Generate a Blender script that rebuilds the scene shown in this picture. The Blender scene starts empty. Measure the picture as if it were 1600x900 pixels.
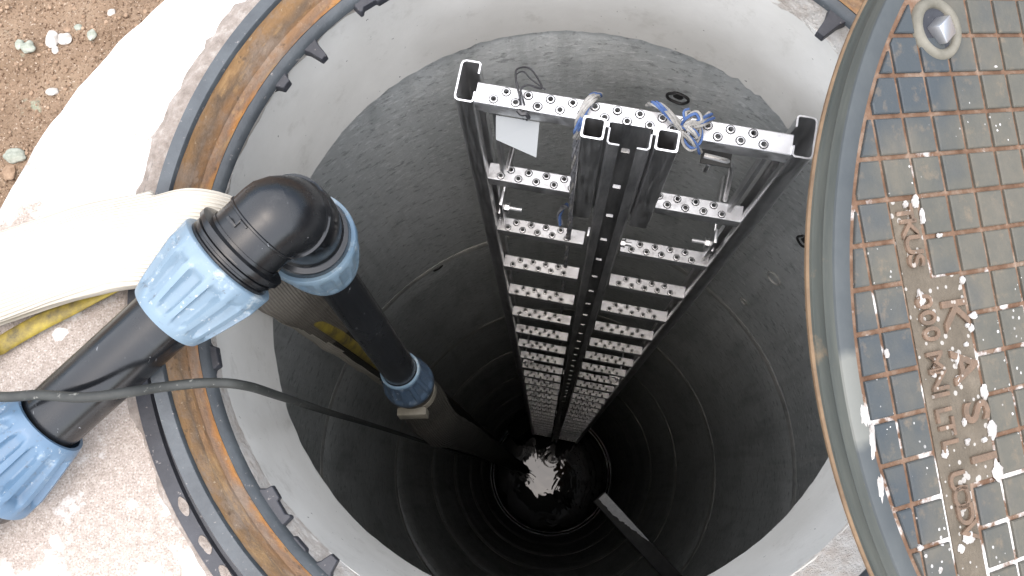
import bpy, bmesh, math, random
from mathutils import Vector, Matrix, noise
random.seed(7)
PI = math.pi
C = bpy.context.scene.collection
sc = bpy.context.scene

# ------------------------------------------------------------------ camera frame
F = 1450.0                      # focal length in photo pixels (1600 wide)
CAMZ = 0.92
RM = Matrix(((0.99945413, 0.00686652, 0.03231564),
             (0.0, 0.97816228, -0.20784262),
             (-0.0330371, 0.20772916, 0.97762833)))
CAM = Vector((0, 0, CAMZ))

def ray(u, v):
    return RM @ Vector((u - 800, -(v - 450), -F))
def W(u, v, Z):                 # point seen at a pixel, Z metres below the lens height
    r = ray(u, v)
    return r * (Z / -r.z) + CAM
def WD(u, v, D):                # point seen at a pixel, D metres along the lens axis
    return ray(u, v) * (D / F) + CAM

# ------------------------------------------------------------------ linking helpers
def link(o, parent=None):
    C.objects.link(o)
    if parent is not None:
        o.parent = parent
    return o
def tag(o, label=None, cat=None, group=None, kind=None):
    if label: o['label'] = label
    if cat: o['category'] = cat
    if group: o['group'] = group
    if kind: o['kind'] = kind
    return o
def thing(name, label, cat, loc=(0, 0, 0), rot=None, group=None):
    o = bpy.data.objects.new(name, None)
    o.empty_display_size = 0.05
    link(o)
    o.location = loc
    if rot is not None:
        o.rotation_euler = rot.to_euler()
    return tag(o, label, cat, group)
ROOTLOC = {}
def obj(name, bm, mat, parent=None, off=None, smooth=True, angle=35):
    """link a bmesh as one object; off = world point that becomes its origin"""
    if off is not None:
        bmesh.ops.translate(bm, verts=bm.verts, vec=-Vector(off))
    me = bpy.data.meshes.new(name)
    bm.to_mesh(me); bm.free()
    mats = mat if isinstance(mat, (list, tuple)) else [mat]
    for m in mats: me.materials.append(m)
    if smooth:
        for p in me.polygons: p.use_smooth = True
        me.set_sharp_from_angle(angle=math.radians(angle))
    o = bpy.data.objects.new(name, me)
    link(o, parent)
    if parent is None and off is not None:
        o.location = off
    return o

# ------------------------------------------------------------------ shapes
def box(bm, lo, hi, M=None, bev=0.0):
    x0, y0, z0 = lo; x1, y1, z1 = hi
    pts = [(x0,y0,z0),(x1,y0,z0),(x1,y1,z0),(x0,y1,z0),(x0,y0,z1),(x1,y0,z1),(x1,y1,z1),(x0,y1,z1)]
    vs = [bm.verts.new((M @ Vector(p)) if M else p) for p in pts]
    fs = [bm.faces.new([vs[i] for i in f]) for f in
          ((3,2,1,0),(4,5,6,7),(0,1,5,4),(1,2,6,5),(2,3,7,6),(3,0,4,7))]
    if bev:
        es = list({e for f in fs for e in f.edges})
        bmesh.ops.bevel(bm, geom=es, offset=bev, segments=2, profile=0.5, affect='EDGES')
def frame_of(t, hint):
    t = t.normalized()
    a = hint - hint.dot(t) * t
    if a.length < 1e-6:
        a = Vector((1, 0, 0)) - t.x * t
    a.normalize()
    return a, t.cross(a)
def smooth_path(pts, n):
    """Catmull-Rom through points -> n samples per span"""
    P = [Vector(p) for p in pts]
    P = [P[0] * 2 - P[1]] + P + [P[-1] * 2 - P[-2]]
    out = []
    for i in range(1, len(P) - 2):
        p0, p1, p2, p3 = P[i-1], P[i], P[i+1], P[i+2]
        for k in range(n):
            t = k / n
            out.append(0.5 * ((2*p1) + (p2-p0)*t + (2*p0-5*p1+4*p2-p3)*t*t + (3*p1-p0-3*p2+p3)*t**3))
    out.append(P[-2])
    return out
def sweep(bm, path, rad, seg=20, caps=True, hint=None, rad2=None, mod=None, mi=0):
    """tube along a path with parallel transport; rad, rad2 = numbers or functions of t in 0..1"""
    n = len(path)
    a = None; rings = []
    for i, p in enumerate(path):
        t = (path[min(i+1, n-1)] - path[max(i-1, 0)])
        if a is None:
            a, b = frame_of(t, hint if hint is not None else Vector((0.3, 0.2, 1)))
        else:
            a, b = frame_of(t, hint if (hint is not None and rad2 is not None) else a)
        u = i / max(1, n - 1)
        r1 = rad(u) if callable(rad) else rad
        r2 = r1 if rad2 is None else (rad2(u) if callable(rad2) else rad2)
        ring = []
        for k in range(seg):
            th = 2 * PI * k / seg
            m = mod(u, th) if mod else 1.0
            ring.append(bm.verts.new(p + a * (math.cos(th) * r1 * m) + b * (math.sin(th) * r2 * m)))
        rings.append(ring)
    for i in range(n - 1):
        for k in range(seg):
            f = bm.faces.new((rings[i][k], rings[i][(k+1) % seg], rings[i+1][(k+1) % seg], rings[i+1][k]))
            f.material_index = mi
    if caps:
        bm.faces.new(list(reversed(rings[0]))).material_index = mi
        bm.faces.new(rings[-1]).material_index = mi
    return rings
def axis_lathe(bm, p0, d, prof, seg=48, close=False, rfun=None):
    """prof = (s, r) along direction d from p0"""
    d = d.normalized()
    a, b = frame_of(d, Vector((0.31, 0.27, 1)))
    rings = []
    for s, r in prof:
        ring = []
        for k in range(seg):
            th = 2*PI*k/seg
            rr = rfun(s, th, r) if rfun else r
            ring.append(bm.verts.new(p0 + d*s + (a*math.cos(th) + b*math.sin(th))*rr))
        rings.append(ring)
    m = len(rings)
    for i in range(m if close else m - 1):
        A = rings[i]; B = rings[(i+1) % m]
        for k in range(seg):
            bm.faces.new((A[k], A[(k+1) % seg], B[(k+1) % seg], B[k]))
    return rings
def ring_lathe(bm, cen, prof, seg=160, jit=None, close=True, t0=0.0, t1=2*PI):
    """vertical lathe; prof = (Z below lens, R) or (Z, R, centre)"""
    rings = []
    full = abs(t1 - t0 - 2*PI) < 1e-6
    nn = seg if full else seg + 1
    for j, q in enumerate(prof):
        Z, R = q[0], q[1]
        c = q[2] if len(q) > 2 else cen
        ring = []
        for k in range(nn):
            th = t0 + (t1 - t0) * k / seg
            dz, dr = jit(j, th) if jit else (0, 0)
            ring.append(bm.verts.new((c[0] + (R+dr)*math.cos(th), c[1] + (R+dr)*math.sin(th), CAMZ - Z + dz)))
        rings.append(ring)
    m = len(rings)
    for i in range(m if close else m-1):
        A = rings[i]; B = rings[(i+1) % m]
        for k in range(seg):
            bm.faces.new((A[k], A[(k+1) % nn], B[(k+1) % nn], B[k]))
    bmesh.ops.recalc_face_normals(bm, faces=bm.faces)
    return rings
def nz(*a): return noise.noise(Vector(a))

# ------------------------------------------------------------------ materials
def mat(name, base=(0.5, 0.5, 0.5), rough=0.6, metal=0.0, spec=0.5):
    m = bpy.data.materials.new(name)
    m.use_nodes = True
    nt = m.node_tree
    b = nt.nodes['Principled BSDF']
    b.inputs['Base Color'].default_value = (*base, 1)
    b.inputs['Roughness'].default_value = rough
    b.inputs['Metallic'].default_value = metal
    b.inputs['Specular IOR Level'].default_value = spec
    return m
class N:
    """small node helper"""
    def __init__(s, m):
        s.nt = m.node_tree; s.b = s.nt.nodes['Principled BSDF']
        s.tc = s.nt.nodes.new('ShaderNodeTexCoord')
        s.co = s.tc.outputs['Object']
    def new(s, t): return s.nt.nodes.new(t)
    def l(s, a, b): s.nt.links.new(a, b)
    def mapping(s, scale=(1, 1, 1), loc=(0, 0, 0), rot=(0, 0, 0), src=None):
        n = s.new('ShaderNodeMapping')
        n.inputs['Scale'].default_value = scale
        n.inputs['Location'].default_value = loc
        n.inputs['Rotation'].default_value = rot
        s.l(src or s.co, n.inputs['Vector'])
        return n.outputs[0]
    def noise(s, scale, detail=4, rough=0.55, vec=None, dist=0.0):
        n = s.new('ShaderNodeTexNoise')
        n.inputs['Scale'].default_value = scale
        n.inputs['Detail'].default_value = detail
        n.inputs['Roughness'].default_value = rough
        n.inputs['Distortion'].default_value = dist
        s.l(vec or s.co, n.inputs['Vector'])
        return n.outputs['Fac']
    def voro(s, scale, vec=None, feat='F1', rnd=1.0):
        n = s.new('ShaderNodeTexVoronoi')
        n.feature = feat
        n.inputs['Scale'].default_value = scale
        n.inputs['Randomness'].default_value = rnd
        s.l(vec or s.co, n.inputs['Vector'])
        return n
    def ramp(s, fac, stops, interp='LINEAR'):
        n = s.new('ShaderNodeValToRGB')
        n.color_ramp.interpolation = interp
        el = n.color_ramp.elements
        while len(el) < len(stops): el.new(0.5)
        for e, (p, c) in zip(el, stops):
            e.position = p
            e.color = (c, c, c, 1) if isinstance(c, (int, float)) else (*c, 1)
        s.l(fac, n.inputs['Fac'])
        return n.outputs['Color']
    def mix(s, fac, a, b, mode='MIX'):
        n = s.new('ShaderNodeMix')
        n.data_type = 'RGBA'; n.blend_type = mode
        for i, x in ((0, fac), (6, a), (7, b)):
            if isinstance(x, (int, float)):
                n.inputs[i].default_value = x if i == 0 else (x, x, x, 1)
            elif isinstance(x, tuple): n.inputs[i].default_value = (*x, 1)
            else: s.l(x, n.inputs[i])
        return n.outputs[2]
    def math(s, op, a, b=None, clamp=False):
        n = s.new('ShaderNodeMath'); n.operation = op; n.use_clamp = clamp
        for i, x in enumerate((a, b)):
            if x is None: continue
            if isinstance(x, (int, float)): n.inputs[i].default_value = x
            else: s.l(x, n.inputs[i])
        return n.outputs[0]
    def sep(s, vec=None):
        n = s.new('ShaderNodeSeparateXYZ'); s.l(vec or s.co, n.inputs[0]); return n.outputs
    def dist(s, p, vec=None):
        n = s.new('ShaderNodeVectorMath'); n.operation = 'DISTANCE'
        s.l(vec or s.co, n.inputs[0]); n.inputs[1].default_value = p
        return n.outputs['Value']
    def color(s, x): s.l(x, s.b.inputs['Base Color'])
    def rough(s, x): s.l(x, s.b.inputs['Roughness'])
    def metal(s, x): s.l(x, s.b.inputs['Metallic'])
    def bump(s, h, strength=0.3, distance=0.002, prev=None):
        n = s.new('ShaderNodeBump')
        n.inputs['Strength'].default_value = strength
        n.inputs['Distance'].default_value = distance
        s.l(h, n.inputs['Height'])
        if prev is not None: s.l(prev, n.inputs['Normal'])
        s.l(n.outputs[0], s.b.inputs['Normal'])
        return n.outputs[0]

M = {}
# dirt
m = M['dirt'] = mat('dirt', rough=0.95, spec=0.15); n = N(m)
c = n.ramp(n.noise(9, 6, 0.65), [(0.3, (0.22, 0.148, 0.095)), (0.5, (0.305, 0.212, 0.142)), (0.72, (0.39, 0.285, 0.195))])
fine = n.noise(240, 4, 0.7)
c = n.mix(n.ramp(fine, [(0.35, 1.0), (0.47, 0.0)]), c, (0.09, 0.05, 0.03))
c = n.mix(n.ramp(n.noise(330, 2, 0.5), [(0.64, 0.0), (0.70, 1.0)]), c, (0.55, 0.44, 0.34))
green = n.math('MULTIPLY', n.ramp(n.noise(14, 3), [(0.62, 0.0), (0.68, 1.0)]), n.ramp(n.noise(70, 3, 0.6), [(0.5, 0.0), (0.6, 1.0)]))
c = n.mix(n.math('MULTIPLY', green, 0.8), c, (0.36, 0.38, 0.28))
n.color(c)
h = n.math('ADD', n.noise(60, 6, 0.7), n.math('MULTIPLY', fine, 0.4))
n.bump(h, 0.9, 0.012)
# stones
def stone_mat(name, c0, c1):
    m = mat(name, rough=0.9, spec=0.2); n = N(m)
    n.color(n.ramp(n.noise(60, 5, 0.7), [(0.35, c0), (0.65, c1)]))
    n.bump(n.noise(140, 4), 0.6, 0.003)
    return m
M['stone_white'] = stone_mat('stone_white', (0.30, 0.275, 0.245), (0.52, 0.49, 0.45))
M['splash'] = stone_mat('splash', (0.26, 0.24, 0.22), (0.52, 0.50, 0.48))
M['stone_green'] = stone_mat('stone_green', (0.20, 0.215, 0.175), (0.36, 0.37, 0.315))
M['stone_brown'] = stone_mat('stone_brown', (0.19, 0.125, 0.08), (0.34, 0.24, 0.165))
# white slab concrete with dusty worn patches
m = M['slab'] = mat('slab', rough=0.9, spec=0.2); n = N(m)
base = n.ramp(n.noise(30, 6, 0.6), [(0.3, (0.70, 0.685, 0.665)), (0.7, (0.82, 0.81, 0.79))])
dust = n.ramp(n.noise(120, 8, 0.78), [(0.3, (0.24, 0.198, 0.165)), (0.5, (0.35, 0.30, 0.262)), (0.75, (0.50, 0.45, 0.40))])
grain = n.noise(520, 3, 0.6)
dust = n.mix(n.ramp(grain, [(0.36, 0.7), (0.46, 0.0)]), dust, (0.17, 0.14, 0.12))
dust = n.mix(n.ramp(grain, [(0.58, 0.0), (0.66, 0.7)]), dust, (0.55, 0.52, 0.49))
d1 = n.dist((-0.50, 0.0, 0.0))
mask = n.math('ADD', n.math('MULTIPLY', n.noise(11, 6, 0.62), 1.25), n.math('MULTIPLY', d1, -0.95))
mask = n.ramp(mask, [(0.34, 0.0), (0.46, 1.0)])
spl = n.voro(17, n.mapping((1, 1, 0.2)))
dots = n.ramp(n.math('ADD', spl.outputs['Distance'], n.math('MULTIPLY', n.noise(45, 3), 0.22)), [(0.265, 1.0), (0.29, 0.0)])
mask = n.math('MULTIPLY', mask, n.math('SUBTRACT', 1.0, dots, True))
c = n.mix(mask, base, dust)
pits = n.ramp(n.noise(300, 2, 0.5), [(0.70, 0.0), (0.74, 1.0)])
c = n.mix(n.math('MULTIPLY', pits, 0.6), c, (0.2, 0.16, 0.14))
n.color(c)
h = n.math('ADD', n.math('MULTIPLY', n.noise(40, 6, 0.7), 0.6), n.math('MULTIPLY', n.noise(300, 3), 0.3))
n.bump(n.math('SUBTRACT', h, n.math('MULTIPLY', mask, 0.25)), 0.5, 0.004)
# smooth light neck concrete
m = M['neck'] = mat('neck', rough=0.75, spec=0.25); n = N(m)
c = n.ramp(n.noise(7, 5, 0.6), [(0.3, (0.52, 0.51, 0.475)), (0.7, (0.625, 0.615, 0.58))])
c = n.mix(n.ramp(n.noise(26, 5, 0.7), [(0.56, 0.0), (0.75, 0.6)]), c, (0.41, 0.395, 0.36))
c = n.mix(n.ramp(n.noise(150, 2), [(0.735, 0.0), (0.765, 0.8)]), c, (0.10, 0.10, 0.095))
n.color(c)
n.bump(n.noise(60, 5, 0.6), 0.15, 0.003)
# rough mortar
m = M['mortar'] = mat('mortar', rough=0.95, spec=0.15); n = N(m)
c = n.ramp(n.noise(55, 6, 0.7), [(0.3, (0.42, 0.36, 0.31)), (0.55, (0.58, 0.55, 0.51)), (0.75, (0.66, 0.64, 0.61))])
n.color(c)
n.bump(n.noise(70, 6, 0.75), 1.0, 0.008)
m = M['fillet'] = mat('fillet', rough=0.95, spec=0.15); n = N(m)
n.color(n.ramp(n.noise(70, 6, 0.75), [(0.3, (0.20, 0.165, 0.14)), (0.55, (0.33, 0.285, 0.25)), (0.75, (0.50, 0.46, 0.42))]))
n.bump(n.noise(90, 6, 0.75), 1.0, 0.006)
# dark shaft concrete
m = M['shaft'] = mat('shaft', rough=0.7, spec=0.3); n = N(m)
streak = n.mapping((14, 14, 60))
c = n.ramp(n.noise(3.0, 7, 0.65), [(0.3, (0.37, 0.388, 0.38)), (0.7, (0.54, 0.555, 0.545))])
c = n.mix(n.ramp(n.noise(1.0, 4, 0.7, n.mapping((60, 60, 120), rot=(0.5, 0.3, 0))), [(0.55, 0.0), (0.63, 0.7)]), c, (0.62, 0.63, 0.62))
c = n.mix(n.ramp(n.noise(1.0, 4, 0.7, n.mapping((45, 45, 70), loc=(3, 5, 1), rot=(-0.4, 0.5, 0))), [(0.55, 0.0), (0.66, 0.6)]), c, (0.16, 0.165, 0.162))
c = n.mix(n.ramp(n.noise(2.0, 5, 0.6, n.mapping((7, 7, 1.6))), [(0.55, 0.0), (0.75, 0.5)]), c, (0.17, 0.18, 0.176))
c = n.mix(n.ramp(n.noise(1.0, 6, 0.65, n.mapping((22, 22, 1.1), loc=(2, 7, 0))), [(0.52, 0.0), (0.70, 0.38)]), c, (0.24, 0.245, 0.235))
c = n.mix(n.ramp(n.noise(1.0, 6, 0.7, n.mapping((30, 30, 0.9), loc=(9, 1, 4))), [(0.57, 0.0), (0.70, 0.32)]), c, (0.62, 0.615, 0.58))
c = n.mix(n.ramp(n.noise(90, 3), [(0.66, 0.0), (0.72, 0.6)]), c, (0.16, 0.16, 0.155))
n.color(c)
n.rough(n.ramp(n.noise(5, 4), [(0.3, 0.5), (0.7, 0.8)]))
n.bump(n.noise(1.0, 6, 0.7, n.mapping((42, 42, 64), rot=(0.4, 0.3, 0))), 0.5, 0.005)
m = M['joint'] = mat('joint', rough=0.8, spec=0.3); n = N(m)
n.color(n.ramp(n.noise(18, 5, 0.7), [(0.35, (0.26, 0.265, 0.255)), (0.65, (0.50, 0.49, 0.46))]))
m = M['tar'] = mat('tar', (0.02, 0.02, 0.02), 0.6)
# frame: dark cast iron and rust
def iron(name, c0, c1, rough=0.45, rustiness=0.0):
    m = mat(name, rough=rough, spec=0.5); n = N(m)
    c = n.ramp(n.noise(22, 5, 0.65), [(0.3, c0), (0.7, c1)])
    c = n.mix(n.ramp(n.noise(160, 3, 0.7), [(0.64, 0.0), (0.72, 0.55)]), c, (0.30, 0.27, 0.25))
    if rustiness:
        c = n.mix(n.ramp(n.noise(30, 5, 0.7), [(0.62 - rustiness*0.2, 0.0), (0.72, rustiness)]), c, (0.20, 0.095, 0.045))
    n.color(c)
    n.bump(n.noise(180, 4, 0.6), 0.3, 0.0015)
    return m
M['iron'] = iron('iron', (0.030, 0.035, 0.040), (0.065, 0.074, 0.080))
M['iron_dark'] = iron('iron_dark', (0.016, 0.017, 0.022), (0.04, 0.042, 0.05), 0.55)
m = M['rust'] = mat('rust', rough=0.7, spec=0.3); n = N(m)
z = n.sep()[2]
band = n.math('ADD', n.math('MULTIPLY', z, 16.0), n.math('MULTIPLY', n.noise(14, 5, 0.6), 0.55))
c = n.ramp(band, [(0.15, (0.62, 0.33, 0.10)), (0.30, (0.46, 0.21, 0.07)), (0.42, (0.21, 0.135, 0.09)), (0.58, (0.26, 0.145, 0.07)), (0.75, (0.15, 0.105, 0.07)), (0.95, (0.29, 0.17, 0.08))])
c = n.mix(n.ramp(n.noise(26, 7, 0.72), [(0.47, 0.0), (0.62, 0.8)]), c, (0.27, 0.205, 0.155))
c = n.mix(n.ramp(n.noise(17, 6, 0.7, n.mapping((1, 1, 3), loc=(4, 4, 4))), [(0.53, 0.0), (0.66, 0.7)]), c, (0.42, 0.26, 0.12))
c = n.mix(n.ramp(n.noise(150, 4, 0.7), [(0.64, 0.0), (0.72, 0.8)]), c, (0.48, 0.38, 0.26))
c = n.mix(n.ramp(n.noise(90, 4, 0.6), [(0.30, 0.7), (0.38, 0.0)]), c, (0.10, 0.07, 0.05))
n.color(c)
n.bump(n.noise(110, 6, 0.7), 0.7, 0.003)
# cover
m = M['cover_groove'] = mat('cover_groove', rough=0.85, spec=0.2); n = N(m)
c = n.ramp(n.noise(45, 6, 0.7), [(0.3, (0.085, 0.046, 0.028)), (0.5, (0.15, 0.09, 0.058)), (0.62, (0.21, 0.15, 0.11)), (0.75, (0.34, 0.28, 0.23))])
wm = n.math('ADD', n.noise(26, 5, 0.65), n.math('MULTIPLY', n.dist((-0.30, -0.28, 0.0)), -0.60))
wht = n.ramp(wm, [(0.365, 0.0), (0.45, 0.9)])
c = n.mix(wht, c, (0.74, 0.72, 0.70))
n.color(c); n.bump(n.noise(200, 4), 0.5, 0.0015)
m = M['cover_stud'] = mat('cover_stud', rough=0.6, spec=0.35); n = N(m)
c = n.ramp(n.noise(12, 6, 0.7), [(0.3, (0.062, 0.064, 0.056)), (0.5, (0.086, 0.082, 0.067)), (0.72, (0.118, 0.104, 0.080))])
bl = n.math('ADD', n.math('MULTIPLY', n.noise(7, 4, 0.6), 0.5), n.math('SUBTRACT', n.dist((0.0, 0.0, 0.0)), 0.22))
c = n.mix(n.ramp(bl, [(0.36, 0.0), (0.47, 0.85)]), c, (0.036, 0.047, 0.056))
c = n.mix(n.ramp(n.noise(60, 5, 0.7), [(0.56, 0.0), (0.72, 0.4)]), c, (0.20, 0.15, 0.10))
sp = n.voro(140, n.mapping((1, 1, 1), rot=(0, 0, .4)))
den = n.ramp(n.math('ADD', n.noise(9, 3), n.math('MULTIPLY', n.dist((-0.28, -0.22, 0)), -0.5)), [(0.32, 0.10), (0.48, 0.34)])
spots = n.math('LESS_THAN', n.math('ADD', sp.outputs['Distance'], n.math('MULTIPLY', n.noise(260, 4, 0.7), 0.34)), den)
c = n.mix(n.math('MULTIPLY', spots, n.ramp(n.noise(50, 3), [(0.4, 0.35), (0.6, 1.0)])), c, (0.50, 0.49, 0.47))
n.color(c)
n.rough(n.ramp(n.noise(30, 4), [(0.3, 0.55), (0.7, 0.8)]))
n.bump(n.noise(260, 4, 0.6), 0.4, 0.001)
m = M['cover_band'] = mat('cover_band', rough=0.75, spec=0.35); n = N(m)
c = n.ramp(n.noise(30, 6, 0.7), [(0.3, (0.080, 0.066, 0.048)), (0.55, (0.115, 0.095, 0.070)), (0.75, (0.165, 0.138, 0.105))])
sp = n.voro(130)
den = n.ramp(n.noise(14, 4, 0.6), [(0.42, 0.04), (0.66, 0.42)])
spots = n.math('LESS_THAN', sp.outputs['Distance'], den)
c = n.mix(n.math('MULTIPLY', spots, 0.7), c, (0.42, 0.40, 0.37))
n.color(c); n.bump(n.noise(240, 4, 0.7), 0.8, 0.002)
m = M['cover_letter'] = mat('cover_letter', rough=0.7, spec=0.4); n = N(m)
c = n.ramp(n.noise(60, 5, 0.7), [(0.3, (0.095, 0.070, 0.05)), (0.6, (0.16, 0.105, 0.07)), (0.75, (0.30, 0.24, 0.19))])
sp = n.voro(150)
c = n.mix(n.math('MULTIPLY', n.math('LESS_THAN', sp.outputs['Distance'], n.ramp(n.noise(20, 4), [(0.45, 0.03), (0.68, 0.45)])), 0.6), c, (0.42, 0.39, 0.35))
n.color(c); n.bump(n.noise(240, 4, 0.7), 0.8, 0.002)
m = M['cover_rim'] = mat('cover_rim', rough=0.62, spec=0.4); n = N(m)
c = n.ramp(n.noise(9, 5, 0.65), [(0.3, (0.036, 0.043, 0.047)), (0.7, (0.066, 0.073, 0.073))])
xs = n.sep()
# bare casting pad half-way down the left edge of the lid
pad = n.ramp(n.math('ADD', n.dist((-0.440, 0.0, 0.0)), n.math('MULTIPLY', n.noise(40, 3), 0.012)), [(0.036, 1.0), (0.041, 0.0)])
c = n.mix(n.math('MULTIPLY', pad, 0.6), c, (0.19, 0.19, 0.165))
edge = n.ramp(n.math('ADD', xs[2], n.math('MULTIPLY', n.noise(50, 4), 0.006)), [(0.0, 1.0), (0.02, 0.0)])
n.color(c)
n.bump(n.noise(120, 4), 0.3, 0.001)
m = M['cover_edge'] = mat('cover_edge', rough=0.7, spec=0.4); n = N(m)
n.color(n.ramp(n.noise(40, 5, 0.7), [(0.3, (0.10, 0.062, 0.035)), (0.7, (0.19, 0.125, 0.07))]))
m = M['cover_side'] = mat('cover_side', rough=0.55, spec=0.4); n = N(m)
c = n.ramp(n.noise(1, 6, 0.7, n.mapping((5, 5, 60))), [(0.3, (0.038, 0.045, 0.043)), (0.7, (0.085, 0.09, 0.078))])
c = n.mix(n.ramp(n.noise(20, 5, 0.7), [(0.6, 0.0), (0.72, 0.6)]), c, (0.21, 0.15, 0.09))
n.color(c)
m = M['socket'] = mat('socket', rough=0.6, spec=0.4); n = N(m)
n.color(n.ramp(n.noise(60, 5), [(0.3, (0.105, 0.098, 0.076)), (0.7, (0.18, 0.168, 0.135))]))
M['plug'] = mat('plug', (0.45, 0.45, 0.46), 0.35, 0.8)
# steel
m = M['steel'] = mat('steel', (0.78, 0.78, 0.785), 0.33, 1.0); n = N(m)
n.rough(n.ramp(n.noise(1, 5, 0.6, n.mapping((200, 200, 20))), [(0.3, 0.28), (0.7, 0.45)]))
n.color(n.ramp(n.noise(16, 5, 0.65), [(0.3, (0.60, 0.60, 0.605)), (0.7, (0.80, 0.80, 0.80))]))
m = M['steel_rung'] = mat('steel_rung', (0.8, 0.8, 0.8), 0.42, 1.0); n = N(m)
at = n.new('ShaderNodeObjectInfo')
ofs = n.new('ShaderNodeVectorMath'); ofs.operation = 'ADD'
n.l(n.co, ofs.inputs[0]); n.l(at.outputs['Location'], ofs.inputs[1])
c = n.ramp(n.noise(25, 5, 0.6, ofs.outputs[0]), [(0.3, (0.56, 0.56, 0.57)), (0.7, (0.72, 0.72, 0.72))])
c = n.mix(n.ramp(n.noise(45, 6, 0.7, ofs.outputs[0]), [(0.53, 0.0), (0.70, 0.65)]), c, (0.26, 0.255, 0.245))
n.color(c)
n.rough(n.ramp(n.noise(60, 5, 0.7, ofs.outputs[0]), [(0.35, 0.34), (0.7, 0.62)]))
n.bump(n.noise(120, 3), 0.08, 0.001)
m = M['steel_dull'] = mat('steel_dull', (0.34, 0.345, 0.35), 0.42, 0.9); n = N(m)
n.color(n.ramp(n.noise(1, 6, 0.7, n.mapping((30, 30, 5))), [(0.35, (0.22, 0.225, 0.23)), (0.65, (0.55, 0.55, 0.55))]))
# plastics
m = M['pe_black'] = mat('pe_black', rough=0.34, spec=0.5); n = N(m)
c = n.ramp(n.noise(12, 4), [(0.3, (0.0055, 0.006, 0.007)), (0.7, (0.010, 0.011, 0.0125))])
scr = n.ramp(n.noise(1, 3, 0.6, n.mapping((260, 60, 160), rot=(0.4, 0.7, 0.2))), [(0.70, 0.0), (0.76, 0.6)])
c = n.mix(scr, c, (0.28, 0.29, 0.30))
c = n.mix(n.ramp(n.noise(30, 5, 0.7), [(0.58, 0.0), (0.8, 0.2)]), c, (0.10, 0.095, 0.09))
n.color(c); n.rough(n.ramp(n.noise(22, 5), [(0.3, 0.14), (0.7, 0.34)]))
def nutmat(name, c0, c1, dirt):
    m = mat(name, rough=0.4, spec=0.5); n = N(m)
    c = n.ramp(n.noise(14, 4), [(0.3, c0), (0.7, c1)])
    c = n.mix(n.ramp(n.noise(35, 6, 0.7), [(0.58, 0.0), (0.72, dirt)]), c, (0.42, 0.46, 0.46))
    c = n.mix(n.ramp(n.noise(150, 4, 0.7), [(0.63, 0.0), (0.70, 0.7)]), c, (0.45, 0.46, 0.46))
    c = n.mix(n.ramp(n.noise(110, 5, 0.75), [(0.32, 0.6), (0.40, 0.0)]), c, (0.07, 0.075, 0.08))
    n.color(c); n.rough(n.ramp(n.noise(40, 4), [(0.3, 0.3), (0.7, 0.55)])); n.bump(n.noise(90, 4), 0.12, 0.001)
    return m
M['nut_blue'] = nutmat('nut_blue', (0.125, 0.185, 0.24), (0.175, 0.235, 0.285), 0.8)
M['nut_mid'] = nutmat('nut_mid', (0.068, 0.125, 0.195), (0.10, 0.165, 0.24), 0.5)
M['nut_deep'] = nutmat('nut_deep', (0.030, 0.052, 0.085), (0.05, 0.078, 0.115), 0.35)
M['nut_grey'] = nutmat('nut_grey', (0.10, 0.165, 0.23), (0.17, 0.23, 0.27), 0.7)
# layflat hose
def hosemat(name, c0, c1):
    m = mat(name, rough=0.85, spec=0.2); n = N(m)
    at = n.new('ShaderNodeAttribute'); at.attribute_name = 'run'
    sp = n.new('ShaderNodeSeparateXYZ'); n.l(at.outputs['Vector'], sp.inputs[0])
    rib = n.math('SINE', n.math('MULTIPLY', sp.outputs[1], 180.0))
    c = n.ramp(n.noise(10, 6, 0.65), [(0.3, c0), (0.7, c1)])
    c = n.mix(n.ramp(n.noise(24, 7, 0.75), [(0.55, 0.0), (0.75, 0.5)]), c, tuple(x * 0.5 for x in c0))
    c = n.mix(n.ramp(rib, [(0.0, 0.35), (0.6, 0.0)]), c, tuple(x * 0.7 for x in c0))
    n.color(c); n.bump(rib, 0.5, 0.0012)
    return m
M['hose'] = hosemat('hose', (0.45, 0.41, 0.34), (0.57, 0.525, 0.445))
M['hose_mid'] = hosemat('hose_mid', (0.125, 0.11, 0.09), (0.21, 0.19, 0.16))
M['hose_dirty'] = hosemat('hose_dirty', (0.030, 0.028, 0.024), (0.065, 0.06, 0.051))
m = M['yellow'] = mat('yellow', rough=0.6); n = N(m)
n.color(n.ramp(n.noise(25, 6, 0.7), [(0.35, (0.07, 0.055, 0.03)), (0.5, (0.24, 0.18, 0.03)), (0.7, (0.42, 0.33, 0.04))]))
m = M['rubber'] = mat('rubber', rough=0.6, spec=0.4); n = N(m)
c = n.ramp(n.noise(20, 5, 0.7), [(0.3, (0.016, 0.017, 0.016)), (0.7, (0.045, 0.047, 0.042))])
c = n.mix(n.ramp(n.noise(130, 4, 0.7), [(0.62, 0.0), (0.70, 0.7)]), c, (0.24, 0.235, 0.21))
n.color(c)
M['rope_white'] = stone_mat('rope_white', (0.20, 0.195, 0.18), (0.36, 0.35, 0.33))
M['rope_blue'] = stone_mat('rope_blue', (0.045, 0.085, 0.21), (0.10, 0.16, 0.32))
M['rope_grey'] = stone_mat('rope_grey', (0.10, 0.105, 0.115), (0.24, 0.24, 0.25))
M['wire'] = mat('wire', (0.03, 0.03, 0.033), 0.45)
M['tag'] = mat('tag_plate', (0.26, 0.275, 0.28), 0.6)
m = M['bar'] = mat('bar', rough=0.6, spec=0.4); n = N(m)
n.color(n.ramp(n.noise(30, 5), [(0.3, (0.018, 0.019, 0.018)), (0.7, (0.04, 0.04, 0.038))]))
m = M['bar_paint'] = mat('bar_paint', rough=0.6, spec=0.4); n = N(m)
n.color(n.ramp(n.noise(90, 5, 0.7), [(0.3, (0.50, 0.51, 0.51)), (0.7, (0.66, 0.67, 0.67))]))
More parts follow.
